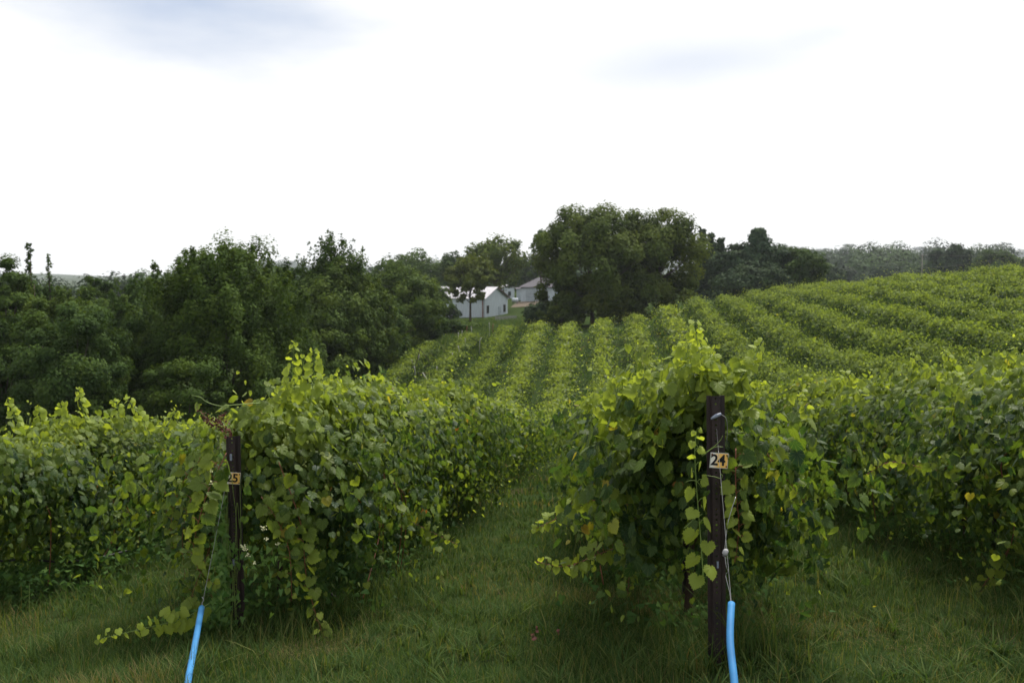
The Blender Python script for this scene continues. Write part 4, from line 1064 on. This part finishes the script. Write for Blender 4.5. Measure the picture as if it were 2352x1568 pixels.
# clips and slots on the posts (parts)
m = MB(); m.tube([Vector((-.035, -.045, -.008 + 1.407)), Vector((-.010, -.05, 1.415)), Vector((.018, -.045, 1.425))], [.006, .011, .008], 8); m.build('clip', M_CLIP, p24, True)
m = MB(); m.tube(smooth_path([Vector((.015, -.045, 1.423)), Vector((.045, -.04, 1.40)), Vector((.058, -.02, 1.34)), Vector((.056, 0, 1.27))], 5), .0022, 5); m.build('wire_tie', M_WIRE, p24, True)
m = MB(); m.box((.0, -.024, .60), (.005, .003, .018)); m.build('clip', M_CLIP, p24)
for z in (1.40, .66):
    m = MB(); m.box((-.012, -.030, z - .02), (.007, .006, .022)); m.build('clip', M_CLIP, p25)

# guy wires with blue sleeves
def guy(label, A1, tube_pts, rad, extra):
    root = empty('guy_wire', tube_pts[-1], label, 'guy wire', 'guy wires with blue sleeves')
    L0 = root.location
    m = MB()
    m.tube([A1 - L0, (A1 + tube_pts[0]) / 2 - L0 + Vector((0, 0, -.006)), tube_pts[0] - L0, tube_pts[1] - L0], .0014, 5)
    m.build('wire', M_WIRE, root, True)
    pts = smooth_path(tube_pts, 6); n_ = 16
    V_ = []; F_ = []
    for i, p in enumerate(pts):     # hollow sleeve: outer and inner wall
        t_ = (pts[min(i + 1, len(pts) - 1)] - pts[max(i - 1, 0)]).normalized(); u = t_.cross(Vector((0, 1, 0))).normalized(); w_ = t_.cross(u)
        for rr_ in (rad, rad * .68):
            V_ += [p - L0 + (u * math.cos(2 * math.pi * k / n_) + w_ * math.sin(2 * math.pi * k / n_)) * rr_ for k in range(n_)]
    for i in range(len(pts) - 1):
        for k in range(n_):
            k2 = (k + 1) % n_; a_ = i * 2 * n_; c_ = (i + 1) * 2 * n_
            F_ += [(a_ + k, a_ + k2, c_ + k2, c_ + k), (a_ + n_ + k2, a_ + n_ + k, c_ + n_ + k, c_ + n_ + k2)]
    for k in range(n_): F_.append((k, n_ + k, n_ + (k + 1) % n_, (k + 1) % n_))
    m = MB(); m.add(V_, F_); m.build('sleeve', M_BLUE, root, True)
    extra(root, L0)
    return root
def ex24(root, L0):
    m = MB(); c_ = at(1665, 1268, 4.93) - L0
    m.tube([c_ + Vector((.006, 0, .018)), c_ + Vector((.004, -.003, .010)), c_ + Vector((-.002, -.003, -.008)), c_ + Vector((-.008, 0, -.018))], [.008, .014, .015, .008], 9)
    m.build('gripper', M_LUMP, root, True)
    m = MB()
    m.tube([p - L0 for p in smooth_path([at(1665, 1275, 4.92), at(1668, 1300, 4.9), at(1672, 1312, 4.9), at(1667, 1322, 4.9), at(1676, 1360, 4.85), at(1679, 1390, 4.8)], 4)], .0017, 5)
    m.tube([p - L0 for p in smooth_path([at(1664, 1268, 4.93), at(1672, 1200, 4.98), at(1690, 1140, 5.05)], 4)], .0015, 5)
    m.build('wire_end', M_WIRE, root, True)
def ex25(root, L0):
    m = MB(); m.tube([p - L0 for p in smooth_path([at(466, 1396, 6.45), at(463, 1385, 6.45), at(468, 1378, 6.45), at(464, 1370, 6.45)], 4)], .003, 5); m.build('wire_end', M_WIRE, root, True)
guy('guy wire in a light blue sleeve running down from post 24', at(1646, 985, D24 - .03), [at(1680, 1385, 4.82), at(1677, 1470, 4.62), at(1687, 1568, 4.42), at(1697, 1690, 4.22)], .0178, ex24)
guy('guy wire in a light blue sleeve leaning from post 25', at(524, 1085, D25 - .03), [at(463, 1395, 6.4), at(448, 1478, 5.85), at(431, 1570, 5.3), at(420, 1700, 4.8)], .0190, ex25)

# ------------------------------------------------------------------ creeper on post 25, tendrils
cr = empty('creeper', P25, 'creeper with small pointed leaves and cream flowers climbing post 25', 'climbing plant')
r2 = random.Random(3); L0 = Vector(P25)
m = MB(); PL = []
for k in range(9):
    a0 = r2.uniform(-.09, .04); pts = [Vector((a0 + .02 * math.sin(q * 7 + k) - .03 * (1 - q / 1.0), -.05 - .03 * math.sin(q * 5 + k), q * r2.choice((1.25, .95, .8)))) for q in np.linspace(0, 1, 14)]
    m.tube(smooth_path(pts, 3), .0018, 4)
    for q in range(75):
        j = r2.randrange(1, 13); PL.append((pts[j] + Vector((r2.gauss(-.01, .035), r2.gauss(-.02, .015), r2.gauss(0, .04))), r2))
m.build('stems', M_STEM, cr, True)
for q in range(170):
    PL.append((at(r2.gauss(610, 32), r2.gauss(1215, 70), 6.72 + r2.gauss(0, .05)) - L0, r2))
for q in range(120):
    PL.append((at(r2.gauss(515, 14), r2.uniform(1040, 1450), 6.74 + r2.gauss(0, .03)) - L0, r2))
N = len(PL); pos = np.array([tuple(p) for p, _ in PL]); rr = np.random.default_rng(3)
keep = ~((pos[:, 2] > .80) & (pos[:, 0] > -.05)); keep &= ~((np.abs(pos[:, 2] - 1.19) < .07)); keep &= ~((pos[:, 0] > -.045) & (pos[:, 0] < .055) & (rr.random(N) < .8)); pos = pos[keep]; N = len(pos)
T_HEART = tmpl([(0, .05), (.28, -.12), (.36, .12), (.2, .5), (0, 1), (-.2, .5), (-.36, .12), (-.28, -.12)], (0, .25))
Vv, Tt, tt = leaves(T_HEART, pos, rr.normal(0, .4, (N, 3)) + [0, -1, .3], rr.normal(0, .5, (N, 3)) + [0, 0, -.8], rr.uniform(.035, .06, N), rr.uniform(0, 1, N), rr.uniform(0, .7, N))
obj('leaves', mesh_tri('leaves', Vv, Tt, tt), M_CREEP, cr)
M_FLOW = mat('cream_flower', (.62, .62, .38), .7, .2, .1, 10)
fl = []
for (fx, fy) in ((484, 1105), (487, 1110), (486, 1135), (489, 1140), (484, 1080), (604, 1210), (606, 1214), (556, 1255), (560, 1258), (564, 1262), (570, 1275), (585, 1293), (598, 1175), (612, 1240), (478, 1048), (640, 1250)):
    fl.append(at(fx, fy, 6.62) - L0)
m = MB()
for p in fl:
    for q in range(7):
        c_ = p + Vector([r2.gauss(0, .008) for _ in range(3)]); m.tube([c_, c_ + Vector((r2.gauss(0, .003), -.004, .006))], [.003, .005], 5)
m.build('flowers', M_FLOW, cr)
m = MB(); td = smooth_path([at(598, 925, 6.9), at(535, 930, 6.8), at(505, 932, 6.8), at(475, 923, 6.8), at(460, 912, 6.8), at(440, 908, 6.8)], 5)
m.tube([p - L0 for p in td], [.004 - .0022 * i / len(td) for i in range(len(td))], 5); m.build('tendril', M_STEM, cr, True)
# red flower stalks above post 25
M_RED = mat('red_bracts', (.08, .025, .02), .7, .2, .3, 20)
rs = empty('red_weed', at(520, 990, 6.7), 'withered reddish weed stalks on top of post 25', 'weed')
L1 = Vector(rs.location); m = MB(); rp = []
for a_ in ([(525, 1000), (500, 975), (478, 962), (460, 945)], [(520, 990), (505, 965), (512, 955)], [(515, 985), (485, 972), (470, 958)], [(530, 998), (515, 978), (495, 968)]):
    path = smooth_path([at(x, y, 6.7) for x, y in a_], 6); m.tube([p - L1 for p in path], .002, 4); rp += path
m.build('stalk', M_CANE, rs, True)
pos = np.array([tuple(p - L1) for p in rp for _ in range(3)]) + rr.normal(0, .012, (len(rp) * 3, 3)); N = len(pos)
Vv, Tt, tt = leaves(T_SM, pos, rr.normal(0, 1, (N, 3)), rr.normal(0, 1, (N, 3)), rr.uniform(.010, .022, N), rr.uniform(0, 1, N), np.zeros(N))
obj('bracts', mesh_tri('bracts', Vv, Tt, tt), M_RED, rs)
# tendrils by post 24
td = empty('vine_tendril', at(1612, 1090, 5.1), 'thin curling green tendrils crossing the front of post 24', 'tendril')
L1 = Vector(td.location); m = MB()
for a_ in ([(1611, 1045), (1640, 1025), (1655, 1010), (1660, 1000)], [(1612, 1090), (1640, 1094), (1655, 1098), (1660, 1092), (1654, 1088)], [(1611, 1040), (1600, 1022), (1588, 1012)],
          [(1612, 1120), (1600, 1105), (1585, 1103), (1575, 1107)], [(1613, 1180), (1595, 1190), (1580, 1205), (1570, 1213)], [(1612, 1048), (1640, 1027), (1660, 1026)]):
    m = MB(); m.tube([p - L1 for p in smooth_path([at(x, y, 5.1) for x, y in a_], 6)], .0017, 5); m.build('tendril_stem', M_STEM, td, True)

# ------------------------------------------------------------------ line posts, trellis wires, hoses
for s0, ys, nm in ((.66, (7.0, 13.5), '24'), (-2.49, (9.6, 16.0), '25'), (3.81, (9.3,), '23')):
    for k, y in enumerate(ys):
        x = sx(s0, y); z = g1(x, y); m = MB()
        m.box((-.016, 0, .72), (.004, .018, .82)); m.box((.016, 0, .72), (.004, .018, .82)); m.box((0, .014, .72), (.0125, .004, .82))
        o = m.build('line_post', M_STEEL); o.location = (x, y, z)
        tag(o, {'24': ['dark steel line post close behind the right-hand numbered post', 'dark steel line post deep inside the middle vine row'], '25': ['dark steel line post showing under the vines right of the creeper-wound post', 'dark steel line post far back in the left-centre row'], '23': ['dark steel line post in the vine row at the right edge']}[nm][k], 'post', 'steel line posts')
for s0, y0, y1, lb in ((.66, D24, 40, 'galvanised trellis wire through the middle vine row'), (-2.49, D25, 40, 'thin trellis wire inside the overgrown left-centre vine row')):
    m = MB(); o0 = Vector((sx(s0, y0), y0, 0)); pts = []
    for y in np.linspace(y0, y1, 12): x = sx(s0, y); pts.append(Vector((x, y, g1(x, y) + 1.3)) - o0)
    m.tube(pts, .0018, 4); o = m.build('trellis_wire', M_WIRE); o.location = o0
    tag(o, lb, 'wire', 'trellis wires')
for k, (pts, lb) in enumerate(((A(9.55, (-40, 1292, 0), (60, 1284, 0), (150, 1290, .0), (235, 1278, .1), (300, 1262, .5)), 'black drip hose sagging under the leftmost vines'),
                               (A(8.0, (690, 1330, .3), (745, 1352, 0), (800, 1392, 0), (850, 1400, .5)), 'black drip hose drooping right of post 25'))):
    m = MB(); q0 = Vector(pts[0]); m.tube([p - q0 for p in smooth_path(pts, 6)], .011, 8); o = m.build('drip_hose', M_HOSE, None, True); o.location = q0
    tag(o, lb, 'hose', 'drip hoses')

# white vine tubes sticking out of the far left rows
M_TUBE = mat('white_plastic_tube', (.30, .30, .28), .5, .3, .12, 6)
stk = [(875, 893, 12), (947, 828, -8), (962, 816, 6), (953, 844, -10), (987, 862, -26), (946, 908, 8), (968, 888, -14), (1023, 824, 3), (1003, 844, 2), (1054, 796, -12), (1069, 778, -4), (1039, 812, 0),
       (1072, 750, 3), (1083, 750, -6), (1061, 760, 4), (1053, 765, 0), (1124, 742, -5), (1132, 744, 5), (1103, 776, 20)]
where = ['lowest and leftmost', 'short one in the middle of the row edge', 'next to the bent brown stakes', 'leaning slightly left by the mown strip', 'most strongly tilted', 'tallest, rising behind the shoots of row 25',
         'half hidden right of the tall tube', 'upright one deep in the second row', 'faint one left of the upright tube', 'short white one high on the slope', 'thin pale one below the pair of red-capped ones', 'tiny one mid slope',
         'red-tipped one nearest the wood', 'round-headed one beside the red-tipped tube', 'smallest one left of the red-tipped tube', 'white dot on the rim of the vineyard', 'left one of the top pair near the fence', 'right one of the top pair near the fence', 'lying over to the right near the top']
for k, (vx, vy, tl) in enumerate(stk):
    d = 45.0
    while d < 100:
        p = at(vx, vy + 8, d)
        if p.z < g1(p.x, d) + 1.35: break
        d += .25
    z0 = g1(p.x, d); hh_ = (p.z - z0) + .35
    h2 = {4: .9, 5: .9}.get(k, .3)
    m = MB(); rd = .032
    hh_ = (p.z - z0) + .35 + .15 * h2; tx = math.tan(R(tl)) * h2 * 1.2
    m.tube([Vector((-tx * .6, 0, 0)), Vector((-tx * .3, 0, hh_ - h2 * 1.2)), Vector((tx, 0, hh_))], [rd, rd, rd * .85], 8)
    o = m.build('vine_tube', M_TUBE if k not in (12, 17) else M_RUST, None, True)
    o.location = (p.x, d, z0)
    tag(o, 'pale vine tube, ' + where[k], 'vine tube', 'white tubes above the far left rows')
# bent brown stakes
p = at(965, 822, 79); m = MB(); q0 = Vector((p.x, 79, p.z))
m.tube([Vector((-.45, 0, -.9)), Vector((0, 0, .75))], .035, 6); m.tube([Vector((0, .02, .75)), Vector((.75, .02, -.3))], .03, 6)
o = m.build('stake', M_BARK); o.location = q0; tag(o, 'two crossed brown stakes forming a peak at the edge of the vines', 'stake')

# ------------------------------------------------------------------ grass
def blades(x, y, h, w, seed, bend=.5, rnd=None):
    r = np.random.default_rng(seed); N = len(x)
    z = gz(x, y); a = r.uniform(0, 2 * math.pi, N); bd = h * bend * r.uniform(.2, 1.3, N)
    dirx, diry = np.cos(a), np.sin(a); px, py = -diry, dirx
    V_ = np.zeros((N, 7, 3))
    for j, (t_, ww) in enumerate(((0, 1), (.45, .8), (.8, .45), (1, 0))):
        off = bd * t_ ** 2; zz = z - .01 + h * (t_ - .22 * bend * t_ ** 2)
        for sgn, c in ((1, 0), (-1, 1)):
            if j == 3 and c: continue
            V_[:, j * 2 + c, 0] = x + dirx * off + sgn * px * w * ww / 2
            V_[:, j * 2 + c, 1] = y + diry * off + sgn * py * w * ww / 2
            V_[:, j * 2 + c, 2] = zz
    Tr = np.array([(0, 1, 3), (0, 3, 2), (2, 3, 5), (2, 5, 4), (4, 5, 6)])
    T_ = (Tr[None] + (np.arange(N) * 7)[:, None, None]).reshape(-1, 3)
    c = np.zeros((N, 7, 4), np.float32); c[..., 0] = (r.uniform(0, 1, N) ** 1.2 if rnd is None else rnd)[:, None]; c[..., 3] = 1
    return V_.reshape(-1, 3), T_, c.reshape(-1, 4)
def pn(x, y, s): return (np.sin(x * s + 1.3 * np.sin(y * s * .7)) + np.sin(y * s * 1.3 + 2 * np.sin(x * s * .6) + 1)) * .25 + .5
parts = []
r = np.random.default_rng(11)
def field(n, yr, h0, w, seed, keep=None, hang=1):
    y = r.uniform(*yr, n); x = y * r.uniform(-.56, .56, n)
    pat = pn(x, y, 2.1) * .6 + pn(x, y, 5.7) * .4
    k = r.random(n) < (.35 + .65 * pat)
    x, y, pat = x[k], y[k], pat[k]
    s = x - .083 * y
    rowd = np.abs(((s - .66 + 1.575) % 3.15) - 1.575)      # distance from the nearest row line
    h = h0 * r.uniform(.4, 1.4, len(x)) * (.55 + .8 * pat) * (1 + .55 * np.exp(-(rowd / .55) ** 2)) * np.where((np.abs(x - 1.1) < .35) & (y < 5.6), .6, 1)
    dry = pn(x, y, 1.3) > .86
    rn = np.clip(r.normal(.42, .22, len(x)), 0, .92); rn = np.where(dry & (r.random(len(x)) < .35), r.uniform(.94, 1, len(x)), rn)
    rn = np.where(r.random(len(x)) < .04, .96, rn)
    parts.append(blades(x, y, h, w, seed, .8, rn))
field(105000, (4.2, 8), .085, .0045, 1)
field(80000, (8, 14), .10, .008, 2)
field(60000, (14, 30), .13, .018, 3)
# crabgrass rosettes, broader blades
n_ = 620; y = 4.4 + 9 * r.uniform(0, 1, n_) ** 1.4; x = y * r.uniform(-.54, .54, n_)
cxs = np.repeat(x, 14) + r.normal(0, .018, n_ * 14); cys = np.repeat(y, 14) + r.normal(0, .018, n_ * 14)
parts.append(blades(cxs, cys, np.repeat(r.uniform(.08, .2, n_), 14) * r.uniform(.6, 1.2, n_ * 14), .011, 4, 1.1, np.clip(r.normal(.5, .2, n_ * 14), 0, .9)))
# tall clumps by the posts
for (vx, vy, d, n2, hh_, spread) in ((1720, 1480, 5.35, 90, .50, .10), (1760, 1470, 5.45, 60, .38, .12), (1600, 1500, 5.3, 50, .32, .10), (1450, 1500, 5.7, 1300, .14, .3), (1480, 1540, 5.3, 900, .10, .22),
                                     (500, 1500, 6.9, 160, .28, .2), (600, 1500, 6.9, 260, .22, .25), (700, 1470, 7.0, 130, .28, .25), (320, 1480, 6.9, 200, .20, .4), (790, 1450, 7.4, 70, .38, .15), (1130, 1480, 6.2, 120, .14, .12), (1000, 1500, 6.1, 120, .16, .15), (1240, 1420, 7.0, 140, .17, .15), (1150, 1350, 8.2, 140, .18, .2), (1900, 1440, 6.8, 160, .17, .2), (2050, 1400, 7.4, 160, .18, .25), (2200, 1500, 6.2, 140, .16, .2), (650, 1540, 6.4, 140, .2, .2), (250, 1540, 6.3, 160, .2, .25), (180, 1400, 8.3, 260, .30, .7), (880, 1420, 8.2, 200, .3, .3)):
    p = at(vx, vy, d); x = r.normal(p.x, spread, n2); y = r.normal(d, spread, n2)
    parts.append(blades(x, y, hh_ * r.uniform(.5, 1.2, n2), .007 if hh_ > .2 else .004, 5, .7, np.clip(r.normal(.55, .2, n2), 0, .97)))
# cut straw lying in brown patches, loose stems
for (vx, vy, d, n2, spread) in ((700, 1500, 6.4, 420, .20), (610, 1550, 6.1, 260, .16), (870, 1425, 7.4, 200, .18), (1900, 1455, 6.4, 260, .30), (2190, 1520, 5.7, 260, .25), (1180, 1290, 9.0, 160, .3), (2060, 1330, 8.2, 220, .3), (80, 1510, 7.0, 260, .35)):
    p = at(vx, vy, d); x = r.normal(p.x, spread * 1.5, n2); y = r.normal(d, spread, n2)
    parts.append(blades(x, y, r.uniform(.05, .09, n2), .004, 9, 1.9, r.uniform(.95, 1, n2)))
n2 = 5200; y = 4.3 + 7 * r.uniform(0, 1, n2) ** 1.3; x = y * r.uniform(-.54, .54, n2)
parts.append(blades(x, y, r.uniform(.10, .26, n2) * (.4 + pn(x, y, 2.6)), .0035, 10, .55, np.clip(r.normal(.86, .08, n2), 0, .96)))
Vv, Tt, tt = merge(parts)
tag(obj('grass', mesh_tri('grass', Vv, Tt, tt), M_GRASS), 'uneven green grass with crabgrass tufts between the vine rows', 'grass', kind='stuff')
# pale mown-off and rough grass beyond the left rows, farther slopes
parts = []
n_ = 26000; y = r.uniform(88, 150, n_); x = y * r.uniform(-.11, .03, n_)
parts.append(blades(x, y, r.uniform(.2, .55, n_), .07, 6, .7, np.clip(r.normal(.5, .2, n_), 0, .93)))
Vv, Tt, tt = merge(parts)
tag(obj('rough_grass', mesh_tri('rough_grass', Vv, Tt, tt), M_GRASS), 'rough pale grass between the vineyard end and the barn', 'grass', kind='stuff')

# undergrowth below the rows
parts = []
def weeds(n, s0, yr, spread, hmax, size, seed):
    y = r.uniform(*yr, n); x = sx(s0, y) + r.normal(0, spread, n); h = r.uniform(.03, hmax, n) * (.4 + .6 * pn(x, y, 3))
    pos = np.stack([x, y, gz(x, y) + h], 1)
    parts.append(leaves(T_HEART, pos, r.normal(0, .5, (n, 3)) + [0, -.5, .8], r.normal(0, .7, (n, 3)) + [0, 0, -.2], size * r.uniform(.6, 1.3, n), r.uniform(0, 1, n), r.uniform(0, .25, n)))
weeds(5200, -5.5, (8.4, 14), .45, .55, .055, 1)
weeds(2400, -2.45, (7.2, 13), .34, .35, .06, 2)
weeds(1700, .7, (6.0, 12), .30, .25, .055, 3)
weeds(2200, 3.8, (6.5, 13), .36, .25, .055, 4)
weeds(700, -2.75, (6.6, 7.4), .15, .3, .05, 5)
Vv, Tt, tt = merge(parts)
tag(obj('undergrowth', mesh_tri('undergrowth', Vv, Tt, tt), M_WEED), 'dark leafy undergrowth at the foot of the near vine rows', 'weeds', kind='stuff')

# weed with long pointed leaves right of post 25
wd = empty('broadleaf_weed', at(815, 1440, 8.4), 'dark weed with long pointed leaves under the vines right of post 25', 'weed')
wd.location.z = g1(wd.location.x, wd.location.y)
T_LONG = tmpl([(0, 0), (.14, .25), (.13, .55), (0, 1), (-.13, .55), (-.14, .25)], (0, .4))
pos, nn, tp_ = [], [], []; m = MB()
for k in range(7):
    a = r2.uniform(0, 6.28); hgt_ = r2.uniform(.25, .45); top_ = Vector((math.cos(a) * .18, math.sin(a) * .14, hgt_)); m.tube([Vector((0, 0, 0)), top_ * .6 + Vector((0, 0, .06)), top_], .003, 5)
    for j in range(14):
        q = top_ * (.35 + .65 * j / 13); b_ = r2.uniform(0, 6.28); pos.append(tuple(q)); tp_.append((math.cos(b_), math.sin(b_), -.25)); nn.append((math.cos(b_) * .3, math.sin(b_) * .3 - .3, 1))
m.build('stems', M_STEM, wd, True)
N = len(pos); Vv, Tt, tt = leaves(T_LONG, np.array(pos), np.array(nn), np.array(tp_), rr.uniform(.12, .2, N), rr.uniform(0, .6, N), np.zeros(N))
obj('leaves', mesh_tri('leaves', Vv, Tt, tt), M_WEED, wd)
# two fallen red leaves in the aisle and the long blade beside post 24
for k, (vx, vy) in enumerate(((1231, 1450), (1281, 1460), (1222, 1470))):
    p = at(vx, vy, 6.9); z = g1(p.x, 6.9)
    d_ = 6.0
    while at(vx, vy, d_).z > g1(at(vx, vy, d_).x, d_) + .04 and d_ < 12: d_ += .05
    p = at(vx, vy, d_)
    Vv, Tt, tt = leaves(T_MID, np.array([[0, 0, .0], [.01, .01, .015]]), np.array([[.1, -.5, .8], [-.4, -.3, .7]]), np.array([[1, 0, .1], [-.6, .3, .3]]), np.array([.035, .03]), np.array([.5, .5]), np.zeros(2))
    o = obj('fallen_leaf', mesh_tri('fallen_leaf', Vv, Tt, tt), M_RED); o.location = (p.x, d_, g1(p.x, d_) + .05)
    tag(o, ['crumpled red leaf in the grass of the aisle, upper left of three', 'rightmost crumpled red leaf in the grass of the aisle', 'crumpled red leaf in the grass, lowest of three'][k], 'leaf', 'fallen red leaves')

# ------------------------------------------------------------------ haze
m = MB(); m.box((200, 1700, 30), (2400, 1780, 62))
hz = bpy.data.materials.new('haze'); hz.use_nodes = True
n, l = hz.node_tree.nodes, hz.node_tree.links; n.clear()
o_ = n.new('ShaderNodeOutputMaterial'); v_ = n.new('ShaderNodeVolumePrincipled')
v_.inputs['Color'].default_value = (.86, .92, 1, 1); v_.inputs['Density'].default_value = .00013; v_.inputs['Anisotropy'].default_value = .2
l.new(v_.outputs[0], o_.inputs['Volume'])
tag(m.build('haze', hz), 'pale blue summer haze over the distant hills', 'haze', kind='stuff')
